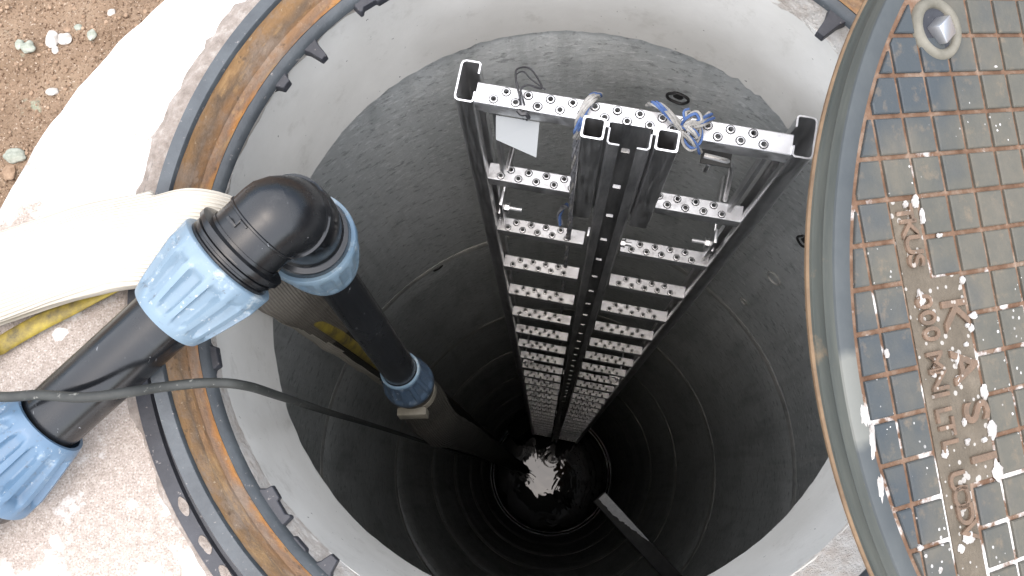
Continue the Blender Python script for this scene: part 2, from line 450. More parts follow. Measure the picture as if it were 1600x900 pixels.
M['rim_glint'] = mat('rim_glint', (0.75, 0.76, 0.80), 0.25, spec=0.8)  # pale colour stands in for the bright highlight along the bottom rim
m = M['sludge'] = mat('sludge', rough=0.22, spec=0.5); n = N(m)
n.color(n.ramp(n.noise(9, 6, 0.7), [(0.3, (0.010, 0.010, 0.011)), (0.7, (0.028, 0.028, 0.028))]))
n.bump(n.noise(26, 6, 0.7), 0.9, 0.03)
m = M['water'] = mat('water', (0.008, 0.009, 0.011), 0.02, spec=0.7); n = N(m)
n.b.inputs['IOR'].default_value = 1.4
n.bump(n.noise(4.5, 2, 0.5, dist=1.4), 0.06, 0.02)

# ------------------------------------------------------------------ key dimensions
FC = (0.045, 0.21)                 # frame centre
NC = (0.028, 0.229)                # neck centre
SLABZ = 0.905
Zz = lambda Z: CAMZ - Z

# ------------------------------------------------------------------ ground
bm = bmesh.new()
radii = [0.60 + 0.011*i for i in range(62)] + [1.3, 1.45, 1.7, 2.1, 2.8, 4, 6, 10, 20, 40, 80]
NS = 300
prev = None
for r in radii:
    ring = []
    for k in range(NS):
        th = 2*PI*k/NS
        x, y = 0.0168 + r*math.cos(th), 0.065 + r*math.sin(th)
        zz = -0.125 + 0.020*nz(x*3.1, y*3.1, 0.3) + 0.014*nz(x*11, y*11, 2.3) + 0.008*nz(x*31, y*31, 5.1) + 0.004*nz(x*75, y*75, 9.1)
        if r > 1.6: zz = zz*0.5 - 0.07
        if x > 0.4: zz -= min(0.06, (x-0.4)*0.3)
        ring.append(bm.verts.new((x, y, zz)))
    if prev:
        for k in range(NS):
            bm.faces.new((prev[k], prev[(k+1) % NS], ring[(k+1) % NS], ring[k]))
    prev = ring
bmesh.ops.recalc_face_normals(bm, faces=bm.faces)
tag(obj('ground', bm, M['dirt'], smooth=True, angle=180), 'bare brown earth with gravel around the concrete slab', kind='structure')
def ground_z(x, y):
    return -0.125 + 0.020*nz(x*3.1, y*3.1, 0.3) + 0.014*nz(x*11, y*11, 2.3) + 0.008*nz(x*31, y*31, 5.1)
def lump(bm, p, r, sq=0.7, seed=0, sub=2):
    res = bmesh.ops.create_icosphere(bm, subdivisions=sub, radius=1.0)
    sx, sy = random.uniform(.75, 1.25), random.uniform(.75, 1.25)
    for v in res['verts']:
        d = 1 + 0.28*nz(v.co.x*1.4+seed, v.co.y*1.4, v.co.z*1.4+seed*.7)
        v.co = Vector(p) + Vector((v.co.x*sx*r*d, v.co.y*sy*r*d, v.co.z*r*sq*d))
gb = bmesh.new()
for i in range(900):
    u, v = random.uniform(-60, 300), random.uniform(-60, 330)
    p = W(u, v, 1.04)
    if math.hypot(p.x-0.0168, p.y-0.065) < 0.63: continue
    r = random.choice([.0009, .0012, .0012, .0015, .0018, .0022, .003])
    lump(gb, (p.x, p.y, ground_z(p.x, p.y)+r*.3), r, .75, i, 1)
tag(obj('gravel', gb, M['stone_brown']), 'fine brown gravel scattered on the bare earth', kind='stuff')
ST = [((80, 60), .0125, 'stone_white', 'white stone, largest of the pale lumps on the brown earth', 'stone'),
      ((97, 58), .0090, 'stone_white', 'greyish white stone touching the largest white lump', 'stone'),
      ((84, 76), .0060, 'stone_white', 'small white stone just below the two larger white lumps', 'stone'),
      ((143, 54), .0085, 'stone_green', 'round pale green stone near the slab edge', 'stone'),
      ((122, 42), .0070, 'stone_green', 'flat green stone between round green stone and brown pebble', 'stone'),
      ((101, 42), .0062, 'stone_brown', 'round brown pebble above the white lumps', 'pebble'),
      ((42, 72), .0125, 'stone_green', 'long flat pale green stone left of the white lumps', 'stone'),
      ((27, 66), .0080, 'stone_green', 'crumbly green stone at the far left above flat green one', 'stone'),
      ((76, 138), .0085, 'stone_white', 'single white stone halfway down the earth beside the slab', 'stone'),
      ((14, 238), .0150, 'stone_green', 'broad mossy green stone at the lower left of the earth', 'stone'),
      ((4, 262), .0120, 'stone_brown', 'brown rounded stone below the broad mossy stone', 'stone'),
      ((172, 18), .0070, 'stone_white', 'pale stone at the top of the earth near the slab', 'stone')]
for i, ((u, v), r, mm, lab, cat) in enumerate(ST):
    p = W(u, v, 1.04); bm = bmesh.new()
    q = Vector((p.x, p.y, ground_z(p.x, p.y) + r*.25))
    lump(bm, q, r*.8, .42, i*3.7, 3)
    for v in bm.verts: v.co += (v.co - q)*(.14*nz(v.co.x*160, v.co.y*160, i) )
    tag(obj('pebble' if cat == 'pebble' else 'stone', bm, M[mm], None, q), lab, cat, 'loose stones on the earth')

# ------------------------------------------------------------------ cover slab with neck
SC = (0.0168, 0.065)
slab = thing('concrete_slab', 'white dusty round concrete slab around the manhole opening', 'slab', (SC[0], SC[1], Zz(SLABZ)))
bm = bmesh.new()
def sj(j, th):
    e = 0.004*nz(math.cos(th)*9, math.sin(th)*9, 1.0) + 0.002*nz(math.cos(th)*40, math.sin(th)*40, 4.0)
    if j == 0: return (-0.004 if 0 else 0, e*0.3)
    if j in (1, 2): return (0.002*nz(math.cos(th)*20, math.sin(th)*20, 7.), e)
    return (0, 0)
ring_lathe(bm, SC, [(SLABZ, 0.44, FC), (SLABZ, 0.615), (SLABZ+0.006, 0.620), (1.20, 0.628), (1.20, 0.44, FC)], 240, sj)
obj('slab_body', bm, M['slab'], slab, slab.location)
# neck: light inner wall with torn lower lip and an underside running out over the shaft rings
bm = bmesh.new()
def nj(j, th):
    c_, s_ = math.cos(th), math.sin(th)
    if j in (3, 4):
        base = 0.004*nz(c_*5, s_*5, 3.) + 0.0045*nz(c_*22, s_*22, 8.)
        # torn flashing at the upper right of the opening
        d = math.atan2(math.sin(th-0.87), math.cos(th-0.87))
        base += 0.016*math.exp(-(d/0.22)**2) * (0.6 + 0.9*nz(c_*30, s_*30, 5.))
        d2 = math.atan2(math.sin(th+0.42), math.cos(th+0.42))
        base += 0.010*math.exp(-(d2/0.16)**2) * (0.8 + 1.2*nz(c_*28, s_*28, 2.))
        return (base, -0.001 if j == 3 else 0)
    return (0.0, 0.0015*nz(c_*6, s_*6, j*1.7))
ring_lathe(bm, NC, [(0.953, 0.3805), (1.00, 0.379), (1.10, 0.3765), (1.160, 0.3745), (1.164, 0.378), (1.175, 0.44), (1.19, 0.56, (0.03, 0.055)), (0.97, 0.56, (0.03, 0.06)), (0.953, 0.42)], 320, nj)
obj('neck_wall', bm, M['neck'], slab, slab.location)
# mortar bed between frame and neck
bm = bmesh.new()
def mj(j, th):
    c_, s_ = math.cos(th), math.sin(th)
    a = 0.006*nz(c_*14, s_*14, j*2.1) + 0.004*nz(c_*45, s_*45, j*3.3)
    if j in (1, 2): return (a*0.7, a*0.6)
    if j == 3: return (a*1.2, 0.0005)
    return (0, 0)
ring_lathe(bm, NC, [(0.913, 0.432, FC), (0.914, 0.3865, FC), (0.930, 0.3835, (0.038, 0.219)), (0.958, 0.3795), (0.960, 0.392), (0.96, 0.432, FC)], 300, mj)
obj('mortar_bed', bm, M['mortar'], slab, slab.location)

bm = bmesh.new()
def fj(j, th):
    c_, s_ = math.cos(th), math.sin(th)
    a = nz(c_*10, s_*10, 1.1 + j*.2); b_ = nz(c_*40, s_*40, 2.2 + j)
    deg = math.degrees(th) + 3*a
    k = max(0, min(1, (deg - 70)/8))*max(0, min(1, (184 - deg)/5))      # here the mortar runs up to the rim
    if j == 0: return (0.0095*k, -0.0275*k)
    if j == 1: return (0.0085*k + .0015*b_*(1-.6*k), -.006*k + .003*a + .002*b_)
    if j == 2: return (0.002*b_, .006*a*(1+k) + .003*b_ + .004*k)
    return (0, 0)
ring_lathe(bm, FC, [(0.899, 0.4592), (0.901, 0.464), (0.9065, 0.470), (0.912, 0.459)], 300, fj)
obj('mortar_fillet', bm, M['fillet'], slab, slab.location)

# ------------------------------------------------------------------ manhole frame
fr = thing('manhole_ring', 'round rusty cast iron manhole frame with dark rim and inner lugs', 'manhole frame', (FC[0], FC[1], Zz(0.903)))
bm = bmesh.new()
ring_lathe(bm, FC, [(0.904, 0.4585), (0.897, 0.4605), (0.8945, 0.459), (0.8945, 0.445), (0.899, 0.443), (0.899, 0.434), (0.893, 0.430), (0.912, 0.426), (0.912, 0.4585)], 240)
obj('base_flange', bm, M['iron_dark'], fr, fr.location)
bm = bmesh.new()
ring_lathe(bm, FC, [(0.893, 0.4305), (0.852, 0.4255), (0.847, 0.4235), (0.8465, 0.411), (0.849, 0.4095), (0.897, 0.4095), (0.897, 0.430)], 240)
obj('rim', bm, M['iron'], fr, fr.location)
bm = bmesh.new()
def rj(j, th):
    return (0, 0.0006*nz(math.cos(th)*30, math.sin(th)*30, j)) if j < 8 else (0, 0)
ring_lathe(bm, FC, [(0.852, 0.4092), (0.862, 0.4080), (0.868, 0.4040), (0.876, 0.4035), (0.880, 0.4005), (0.888, 0.4000), (0.893, 0.3955), (0.9005, 0.3935), (0.903, 0.4092)], 240, rj)
obj('rusty_seat', bm, M['rust'], fr, fr.location)
bm = bmesh.new()
ring_lathe(bm, FC, [(0.9015, 0.3933), (0.9045, 0.3880), (0.909, 0.3848), (0.914, 0.3842), (0.9145, 0.388), (0.9145, 0.408), (0.9045, 0.408)], 240)
obj('inner_flange', bm, M['iron'], fr, fr.location)
def lug(th, w, L, taper=0.6, steps=False):
    bm = bmesh.new()
    e = Vector((-math.cos(th), -math.sin(th), 0)); t = Vector((-e.y, e.x, 0)); c0 = Vector((FC[0], FC[1], 0)) - e*0.3865
    top, bot = Zz(0.909), Zz(0.921)
    if not steps:
        out = [(-w*.75, 0), (w*.75, 0), (w*.5, L*.3), (w*.5*taper, L), (-w*.5*taper, L), (-w*.5, L*.3)]
    else:
        out = [(-w*.55, 0), (w*.55, 0), (w*.42, L*.55), (w*.40, L), (w*.05, L*.95), (w*.02, L*.72), (-w*.35, L*.66), (-w*.42, L*.9), (-w*.5, L*.86)]
    tv = [bm.verts.new(c0 + t*a + e*b + Vector((0, 0, top - b*0.15))) for a, b in out]
    bv = [bm.verts.new(c0 + t*a*1.05 + e*b*0.98 + Vector((0, 0, bot - b*0.15))) for a, b in out]
    bm.faces.new(tv); bm.faces.new(list(reversed(bv)))
    k = len(out)
    for i in range(k): bm.faces.new((tv[i], bv[i], bv[(i+1) % k], tv[(i+1) % k]))
    bmesh.ops.recalc_face_normals(bm, faces=bm.faces)
    bmesh.ops.bevel(bm, geom=list(bm.edges), offset=0.0008, segments=1, affect='EDGES')
    obj('lug', bm, M['iron_dark'], fr, fr.location)
def fang(u, v):                    # angle about the frame centre of something seen at a pixel
    p = W(u, v, 0.915); return math.atan2(p.y-FC[1], p.x-FC[0])
lug(fang(488, 75), 0.013, 0.022)
lug(fang(1310, 25), 0.016, 0.028)
lug(fang(508, 888), 0.015, 0.017)
lug(fang(435, 125), 0.016, 0.010, .7)
lug(fang(585, 2), 0.040, 0.014, steps=True)
lug(fang(427, 790), 0.040, 0.014, steps=True)
lug(fang(330, 560), 0.024, 0.008, .8)
lug(fang(470, 850), 0.020, 0.004, .8)
lug(-1.45, 0.040, 0.014, steps=True)
lug(-0.75, 0.015, 0.02)
# oblong openings and grit on the base flange
for (u, v) in ((307, 786), (338, 845), (368, 890)):
    a = fang(u, v); bm = bmesh.new()
    e = Vector((math.cos(a), math.sin(a), 0)); t = Vector((-e.y, e.x, 0))
    cen = Vector((FC[0], FC[1], Zz(0.8945))) + e*0.4495
    loop = []
    for k in range(20):
        q = 2*PI*k/20
        loop.append(cen + t*(math.cos(q)*0.010) + e*(math.sin(q)*0.0042))
    top = [bm.verts.new(p + (p - cen)*(.25*nz(p.x*120, p.y*120, 3.)) + Vector((0, 0, 0.0009))) for p in loop]
    bm.faces.new(top)
    low = [bm.verts.new(v.co + Vector((0, 0, -0.0015))) for v in top]
    for i in range(20):
        j = (i+1) % 20
        bm.faces.new((low[i], low[j], top[j], top[i]))
    bmesh.ops.recalc_face_normals(bm, faces=bm.faces)
    obj('flange_slot', bm, M['fillet'], fr, fr.location)

# ------------------------------------------------------------------ shaft
RS = 0.55
JZ = [1.17, 2.20, 3.27, 4.26, 5.30, 6.35, 7.40, 8.60]
JC = [(0.03, 0.054), (0.033, 0.056), (0.037, 0.064), (0.045, 0.085), (0.05, 0.09), (0.055, 0.095), (0.062, 0.10), (0.067, 0.105), (0.067, 0.105)]
sh = thing('manhole_shaft', 'deep dark grey shaft of stacked precast concrete rings', 'shaft', (JC[7][0], JC[7][1], Zz(8.9)))
for i in range(7):
    z0, z1 = JZ[i], JZ[i+1]
    c = JC[i+1] if i else JC[0]
    bm = bmesh.new()
    pr = [(z0, RS + .006)]
    k = 7
    for q in range(k+1):
        zz = z0 + 0.012 + (z1 - z0 - 0.026)*q/k
        pr.append((zz, RS))
    pr += [(z1 - 0.002, RS + .010), (z1 - 0.002, RS + .09), (z0, RS + .09)]
    def shj(j, th, i=i):
        return (0, 0.0018*nz(math.cos(th)*3, math.sin(th)*3, i*5 + j*.8)) if 0 < j < 9 else (0, 0)
    ring_lathe(bm, c, pr, 160, shj)
    obj('shaft_ring', bm, M['shaft'], sh, sh.location)
    bm = bmesh.new()
    w = 0.016 + 0.008*(i % 2)
    def jj(j, th, i=i):
        return (0.004*nz(math.cos(th)*8, math.sin(th)*8, i*3 + j), 0.001*nz(math.cos(th)*12, math.sin(th)*12, i*7 + j))
    ring_lathe(bm, c, [(z1 - w, RS - .001), (z1 - .002, RS - .004), (z1 + w, RS - .001), (z1 + w, RS + .02), (z1 - w, RS + .02)], 160, jj)
    obj('mortar_joint', bm, M['joint'], sh, sh.location)
# benching at the bottom, pale rings painting the wet glint at the rim, water
BC = JC[7]
bm = bmesh.new()
def bj(j, th):
    return (0.03*nz(math.cos(th)*4, math.sin(th)*4, j*2.) if 1 < j < 6 else 0, 0.02*nz(math.cos(th)*3, math.sin(th)*3, j*3.) if 1 < j < 6 else 0)
ring_lathe(bm, BC, [(8.60, RS + .09), (8.60, RS - .006), (8.64, RS - .03), (8.67, RS - .10), (8.70, RS - .16), (8.74, RS - .20), (8.95, RS - .22), (8.95, RS + .09)], 160, bj)
obj('benching', bm, M['sludge'], sh, sh.location)
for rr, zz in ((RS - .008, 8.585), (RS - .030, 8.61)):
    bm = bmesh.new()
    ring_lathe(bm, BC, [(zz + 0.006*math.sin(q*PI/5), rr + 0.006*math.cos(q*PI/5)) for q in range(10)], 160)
    obj('glint_ring', bm, M['rim_glint'], sh, sh.location)
bm = bmesh.new()
ring_lathe(bm, BC, [(8.655, 0.53), (8.655, 0.2), (8.655, 0.02)], 96, close=False)
bm.faces.new([v for v in bm.verts][-96:])
bmesh.ops.recalc_face_normals(bm, faces=bm.faces)
tag(obj('water', bm, M['water']), 'black sewage water at the bottom of the shaft', kind='structure')
# lifting recesses on the uppermost ring
def wall_pt(u, v, c=JC[0], R=RS):
    r = ray(u, v); ox, oy = -c[0], -c[1]
    A = r.x**2 + r.y**2; B = 2*(ox*r.x + oy*r.y); D = ox*ox + oy*oy - R*R
    t = (-B + math.sqrt(B*B - 4*A*D))/(2*A)
    p = r*t; return p + CAM
for (u, v, w, hgt, sd) in ((1060, 152, .017, .010, 1), (1256, 376, .012, .012, 2), (1210, 434, .016, .014, 3), (1163, 470, .010, .008, 4), (683, 418, .012, .008, 5)):
    p = wall_pt(u, v); nrm = Vector((p.x - JC[0][0], p.y - JC[0][1], 0)).normalized()
    t = Vector((-nrm.y, nrm.x, 0)); bm = bmesh.new()
    pts = []
    for k in range(28):
        q = 2*PI*k/28; a = 1 + 0.22*nz(math.cos(q)*1.5 + sd*3, math.sin(q)*1.5, sd)
        pts.append(p - nrm*0.002 + t*(w*a*math.cos(q)) + Vector((0, 0, hgt*a*1.5*math.sin(q))))
    pts.append(pts[0])
    sweep(bm, pts, 0.0022, 6, False)
    f = [bm.verts.new(p + (x-p)*0.5 + nrm*0.001) for x in pts[:-1]]
    bm.faces.new(f)
    obj('lifting_recess', bm, M['tar'] if sd in (1,) else M['joint' if sd in (3, 4) else 'tar'], sh, sh.location)

# ------------------------------------------------------------------ ladder (local x along the rungs, y towards the wall, z up)
ZR = 1.022; PITCH = 0.28
bl, br = W(746, 127, ZR), W(1242, 210, ZR)
fl = W(736, 158, ZR)
ax = (br - bl); LW = ax.length; ax.normalize()
ay = Vector((-ax.y, ax.x, 0))
RD = abs((bl - fl).dot(ay))                 # rung depth
RD = max(0.022, min(0.032, RD))
LM = Matrix((ax, ay, Vector((0, 0, 1)))).transposed()
ZBOT = 8.45
lroot = bl - ay*RD                          # front left corner of the top rung, top face
lad = thing('ladder', 'stainless steel ladder with perforated rungs fixed down the shaft wall', 'ladder', (lroot.x, lroot.y, Zz(ZBOT)), LM)
TOPZ = ZBOT - ZR                            # local height of the top rung's tread
def lx(u, v, Z):
    return (W(u, v, Z) - Vector((lroot.x, lroot.y, 0))).dot(ax)
XP = 0.5*(lx(930, 200, ZR) + lx(1038, 220, ZR))
HP = 0.033
def hole_cell(bm, x0, x1, y0, y1, cx, cy, r0=0.0033, r1=0.0060, z=0.0):
    corners = [math.atan2(y-cy, x-cx) % (2*PI) for x in (x0, x1) for y in (y0, y1)]
    ang = sorted(corners + [2*PI*k/12 + 0.05 for k in range(12)])
    def edge(a):
        c, s = math.cos(a), math.sin(a)
        t = min(((x1-cx)/c if c > 1e-9 else (x0-cx)/c if c < -1e-9 else 9), ((y1-cy)/s if s > 1e-9 else (y0-cy)/s if s < -1e-9 else 9))
        return (cx + c*t, cy + s*t)
    L0 = [bm.verts.new((*edge(a), z)) for a in ang]
    L1 = [bm.verts.new((cx + r1*math.cos(a), cy + r1*math.sin(a), z)) for a in ang]
    L1b = [bm.verts.new((cx + r1*.92*math.cos(a), cy + r1*.92*math.sin(a), z - .0030)) for a in ang]
    L2 = [bm.verts.new((cx + r1*.76*math.cos(a), cy + r1*.76*math.sin(a), z + .0012)) for a in ang]
    L3 = [bm.verts.new((cx + r0*math.cos(a), cy + r0*math.sin(a), z + .0014)) for a in ang]
    L4 = [bm.verts.new((cx + r0*math.cos(a), cy + r0*math.sin(a), z - .006)) for a in ang]
    k = len(ang)
    for A, B in ((L0, L1), (L1, L1b), (L1b, L2), (L2, L3), (L3, L4)):
        for i in range(k): bm.faces.new((A[i], A[(i+1) % k], B[(i+1) % k], B[i]))
def rung_bm(L, ph=0.0265, depth=RD, h=0.026):
    bm = bmesh.new()
    b = 0.0016
    y0, y1 = b, depth - b
    n = int((L - 0.006)//ph)
    mrg = (L - n*ph)/2
    ym = (y0+y1)/2
    def quad(xa, xb, ya, yb):
        if xb - xa > 1e-6: bm.faces.new([bm.verts.new(p) for p in ((xa, ya, 0), (xb, ya, 0), (xb, yb, 0), (xa, yb, 0))])
    def row(ya, yb, off, cnt):
        quad(0, off, ya, yb)
        for i in range(cnt):
            xa = off + i*ph
            hole_cell(bm, xa, xa+ph, ya, yb, xa+ph/2, (ya+yb)/2)
        quad(off + cnt*ph, L, ya, yb)
    row(y0, ym, mrg - ph*0.2 if mrg > ph*.2 else mrg, n)
    row(ym, y1, mrg + ph*0.3, n - 1 if mrg < ph*.7 else n)
    for ya, s in ((y0, -1), (y1, 1)):
        pf = [(ya, 0), (ya + s*b*.6, -b*.25), (ya + s*b, -b), (ya + s*b, -h), (ya + s*b - s*.002, -h), (ya + s*b - s*.002, -.002)]
        vs = [[bm.verts.new((x, y, zz)) for y, zz in pf] for x in (0, L)]
        for i in range(len(pf)-1): bm.faces.new((vs[0][i], vs[1][i], vs[1][i+1], vs[0][i+1]))
    bmesh.ops.recalc_face_normals(bm, faces=bm.faces)
    return bm
def part(name, bm, mt, loc=(0, 0, 0), parent=None, **k):
    o = obj(name, bm, mt, parent or lad, **k); o.location = loc; return o
NR = int((ZBOT - ZR)//PITCH)
top = part('rung', rung_bm(LW - .002), M['steel_rung'], (0.001, 0, TOPZ), angle=40)
rl = part('rung', rung_bm(XP - HP), M['steel_rung'], (0, 0, TOPZ - PITCH), angle=40)
rr_ = part('rung', rung_bm(LW - XP - HP), M['steel_rung'], (XP + HP, 0, TOPZ - PITCH), angle=40)
for i in range(2, NR + 1):
    for src in (rl, rr_):
        d = src.copy(); C.objects.link(d); d.parent = lad
        d.location = (src.location.x, 0, TOPZ - PITCH*i)
# stiles: lipped channels open towards the rungs
SD, SW, T = 0.047, 0.020, 0.0022
def c_profile(bm, prof, z0, z1, t):
    """thin-walled section: offset the open polyline by t"""
    n_ = len(prof); inn = []
    for i in range(n_):
        p = Vector(prof[i])
        d0 = (Vector(prof[i]) - Vector(prof[i-1])).normalized() if i else None
        d1 = (Vector(prof[i+1]) - Vector(prof[i])).normalized() if i < n_-1 else None
        ns = [Vector((-d.y, d.x)) for d in (d0, d1) if d is not None]
        b = sum(ns, Vector((0, 0)))
        k = b.length_squared
        inn.append(p + b*(t*(len(ns))/k if len(ns) == 2 and k else t))
    loop = [Vector(p) for p in prof] + inn[::-1]
    A = [bm.verts.new((p.x, p.y, z0)) for p in loop]; B = [bm.verts.new((p.x, p.y, z1)) for p in loop]
    k = len(loop)
    for i in range(k): bm.faces.new((A[i], A[(i+1) % k], B[(i+1) % k], B[i]))
    for i in range(n_ - 1):
        for R_ in (A, B):
            bm.faces.new((R_[i], R_[i+1], R_[k-2-i], R_[k-1-i]))
    bmesh.ops.recalc_face_normals(bm, faces=bm.faces)
def stile(side):
    bm = bmesh.new()
    x0 = -0.001 if side < 0 else LW + 0.001
    s = -1 if side < 0 else 1
    yf, yb = -0.001, SD
    r = 0.004
    pf = [(x0, yf+.012), (x0, yf+r*.4), (x0+s*r*.4, yf), (x0+s*(SW-r), yf), (x0+s*(SW-r*.3), yf+r*.3), (x0+s*SW, yf+r), (x0+s*SW, yb-r), (x0+s*(SW-r*.3), yb-r*.3), (x0+s*(SW-r), yb), (x0+s*r*.4, yb), (x0, yb-r*.4), (x0, yb-.013)]
    c_profile(bm, pf, 0, TOPZ + 0.004, T if s < 0 else -T)
    return part('stile', bm, M['steel'], angle=50)
stile(-1); stile(1)
# central guide rail: channel open to the front with lips, square holes in the back web
PW, PD = 0.046, 0.028
yb = -0.004
def web(bm, zlo, zhi, hs=0.0105, step=0.14):
    z = zhi
    zc = TOPZ - 0.06
    xs = [XP - PW/2, XP - hs/2, XP + hs/2, XP + PW/2]
    y = yb - .0015
    cuts = []
    while zc > zlo + .03:
        cuts.append(zc); zc -= step
    zprev = zhi
    def q(xa, xb, za, zb):
        bm.faces.new([bm.verts.new(p) for p in ((xa, y, za), (xb, y, za), (xb, y, zb), (xa, y, zb))])
    for zc in cuts:
        a, b_ = zc + hs*.7, zc - hs*.7
        q(xs[0], xs[3], a, zprev); q(xs[0], xs[1], b_, a); q(xs[2], xs[3], b_, a)
        # returned lower edge of the punched hole
        vs = [bm.verts.new(p) for p in ((xs[1], y, b_), (xs[2], y, b_), (xs[2], y + .009, b_ + .001), (xs[1], y + .009, b_ + .001))]
        bm.faces.new(vs)
        zprev = b_
    q(xs[0], xs[3], zlo, zprev)
bm = bmesh.new(); web(bm, 0.1, TOPZ + 0.022)
rail = part('guide_rail', bm, M['steel_dull'], angle=40)
for s in (-1, 1):
    bm = bmesh.new(); x = XP + s*PW/2
    pf = [(x, yb), (x, yb - PD + .002), (x - s*.002, yb - PD), (x - s*.013, yb - PD)]
    c_profile(bm, pf, 0.1, TOPZ + 0.026, 0.002 if s > 0 else -0.002)
    part('rail_flange', bm, M['steel_dull'], parent=rail, angle=40)
# two short square connector tubes beside the rail
TZ0, TZ1 = TOPZ - 0.285, TOPZ + 0.030
for s in (-1, 1):
    bm = bmesh.new(); w = 0.0265; t = .0022; g = 0.006
    xa = XP + s*(PW/2 + g) if s > 0 else XP - PW/2 - g - w
    ya = yb - .002 - w
    def loop(d, z):
        r = 0.003
        P = []
        for cx, cy, a0 in ((xa+w-d-r, ya+w-d-r, 0), (xa+d+r, ya+w-d-r, 90), (xa+d+r, ya+d+r, 180), (xa+w-d-r, ya+d+r, 270)):
            for k in (0, 45, 90):
                q = math.radians(a0 + k); P.append(bm.verts.new((cx + r*math.cos(q), cy + r*math.sin(q), z)))
        return P
    o0, o1, i0, i1 = loop(0, TZ0), loop(0, TZ1), loop(t, TZ0), loop(t, TZ1)
    for A, B in ((o0, o1), (o1, i1), (i1, i0), (i0, o0)):
        for k in range(12): bm.faces.new((A[k], A[(k+1) % 12], B[(k+1) % 12], B[k]))
    bmesh.ops.recalc_face_normals(bm, faces=bm.faces)
    part('connector_tube', bm, M['steel'], angle=30)
    # flange strip with open slot between tube and rail
    bm = bmesh.new()
    xs_ = XP + s*PW/2
    box(bm, (min(xs_, xs_ + s*g), yb - .010, TZ0), (max(xs_, xs_ + s*g), yb - .004, TZ1 - .004))
    part('weld_strip', bm, M['steel'])
# gusset plates with bolts and wall brackets at the third rung, and every 2 m below
def bolt_bm(p, d, r=0.006, L=0.03):
    bm = bmesh.new()
    axis_lathe(bm, p, d, [(0, 0.0001), (0, r), (r*.9, r), (r*.9, 0.0001)], 6)
    axis_lathe(bm, p + d.normalized()*r*.9, d, [(0, r*.55), (L, r*.55), (L, .0001)], 10)
    axis_lathe(bm, p + d.normalized()*r*.9, d, [(0, r*1.3), (.0015, r*1.3), (.0015, .0001)], 14)
    bmesh.ops.recalc_face_normals(bm, faces=bm.faces)
    return bm
for lvl in (2, 9, 16, 23):
    z = TOPZ - PITCH*lvl
    for s in (-1, 1):
        x = 0.012 if s < 0 else LW - 0.012
        bm = bmesh.new()
        box(bm, (x - .0025, .006, z + .012), (x + .0025, .030, z + .135), bev=.0008)
        box(bm, (x + s*.006 - .002, .010, z + .03), (x + s*.006 + .002, .145, z + .07), bev=.0008)
        br_ = part('wall_bracket', bm, M['steel'])
        part('bolt', bolt_bm(Vector((x - s*.003, .018, z + .085)), Vector((-s, 0, 0)), .0075, .022), M['steel'], parent=br_)
        # bracket plate on the guide rail side
        x2 = XP + s*(HP - .006)
        bm = bmesh.new()
        box(bm, (x2 - .002, -.006, z + .004), (x2 + .002, .010, z + .085), bev=.0008)
        rb = part('rail_clamp', bm, M['steel'])
        if s > 0: part('bolt', bolt_bm(Vector((x2 + .003, .002, z + .05)), Vector((1, 0, 0)), .0065, .012), M['steel'], parent=rb)
# bent rod hooks under the top rung
LI = LM.transposed()
def loc(u, v, Z):
    return LI @ (W(u, v, Z) - Vector((lroot.x, lroot.y, Zz(ZBOT))))
bm = bmesh.new()
sweep(bm, smooth_path([loc(1100, 243, 1.075), loc(1128, 250, 1.077), loc(1139, 254, 1.082), loc(1143, 264, 1.10), loc(1139, 286, 1.17), loc(1133, 312, 1.28)], 6), .0034, 8)
hk = part('hook_rod', bm, M['steel'])
bm = bmesh.new()
q0, q1 = loc(1096, 240, 1.079), loc(1142, 253, 1.079)
box(bm, (q0.x, q0.y - .012, q0.z - .002), (q1.x, q0.y + .008, q0.z + .001), bev=.0008)
part('plate', bm, M['bar'], parent=hk)
part('bolt', bolt_bm(loc(1112, 247, 1.081), Vector((-.02, -.04, -1)), .0066, .034), M['steel'], parent=hk)
bm = bmesh.new()
sweep(bm, smooth_path([loc(806, 208, 1.10), loc(801, 228, 1.14), loc(792, 264, 1.28)], 6), .003, 8)
part('hook_rod', bm, M['steel'])
# inner tension flats between upper rungs
for xx, n0 in ((0.020, 0), (LW - .020, 0)):
    bm = bmesh.new()
    box(bm, (xx - .0025, .012, TOPZ - PITCH*1.0), (xx + .0025, .028, TOPZ - .026))
    part('side_plate', bm, M['steel_dull'])

LMi = lambda p: Vector((lroot.x, lroot.y, Zz(ZBOT))) + LM @ Vector(p)

# ------------------------------------------------------------------ tag plate on black wire
pts4 = [W(775, 180, 1.055), W(843, 191, 1.055), W(838, 246, 1.075), W(775, 218, 1.07)]
bm = bmesh.new()
nv = (pts4[1]-pts4[0]).cross(pts4[3]-pts4[0]).normalized()*0.0006
A = [bm.verts.new(p + nv) for p in pts4]; B = [bm.verts.new(p - nv) for p in pts4]
bm.faces.new(A); bm.faces.new(B[::-1])
for i in range(4): bm.faces.new((A[i], B[i], B[(i+1) % 4], A[(i+1) % 4]))
bmesh.ops.recalc_face_normals(bm, faces=bm.faces)
tag(obj('tag_plate', bm, M['tag'], None, pts4[0], smooth=False), 'blank pale grey tag plate hanging under the top ladder rung', 'tag plate')
bm = bmesh.new()
w1 = smooth_path([W(818, 186, 1.052), W(815, 172, 1.03), W(812, 150, 1.012), W(809, 138, 1.012), W(806, 122, 1.015), W(808, 108, 1.03), W(826, 106, 1.04), W(840, 122, 1.04), W(846, 138, 1.03), W(825, 133, 1.017), W(814, 140, 1.012), W(817, 155, 1.012), W(821, 170, 1.03), W(823, 188, 1.052)], 8)
sweep(bm, w1, .0013, 6)
w2 = smooth_path([W(810, 136, 1.012), W(806, 118, 1.02), W(818, 112, 1.03), W(830, 124, 1.03), W(852, 140, 1.03)], 8)
sweep(bm, w2, .0010, 6)
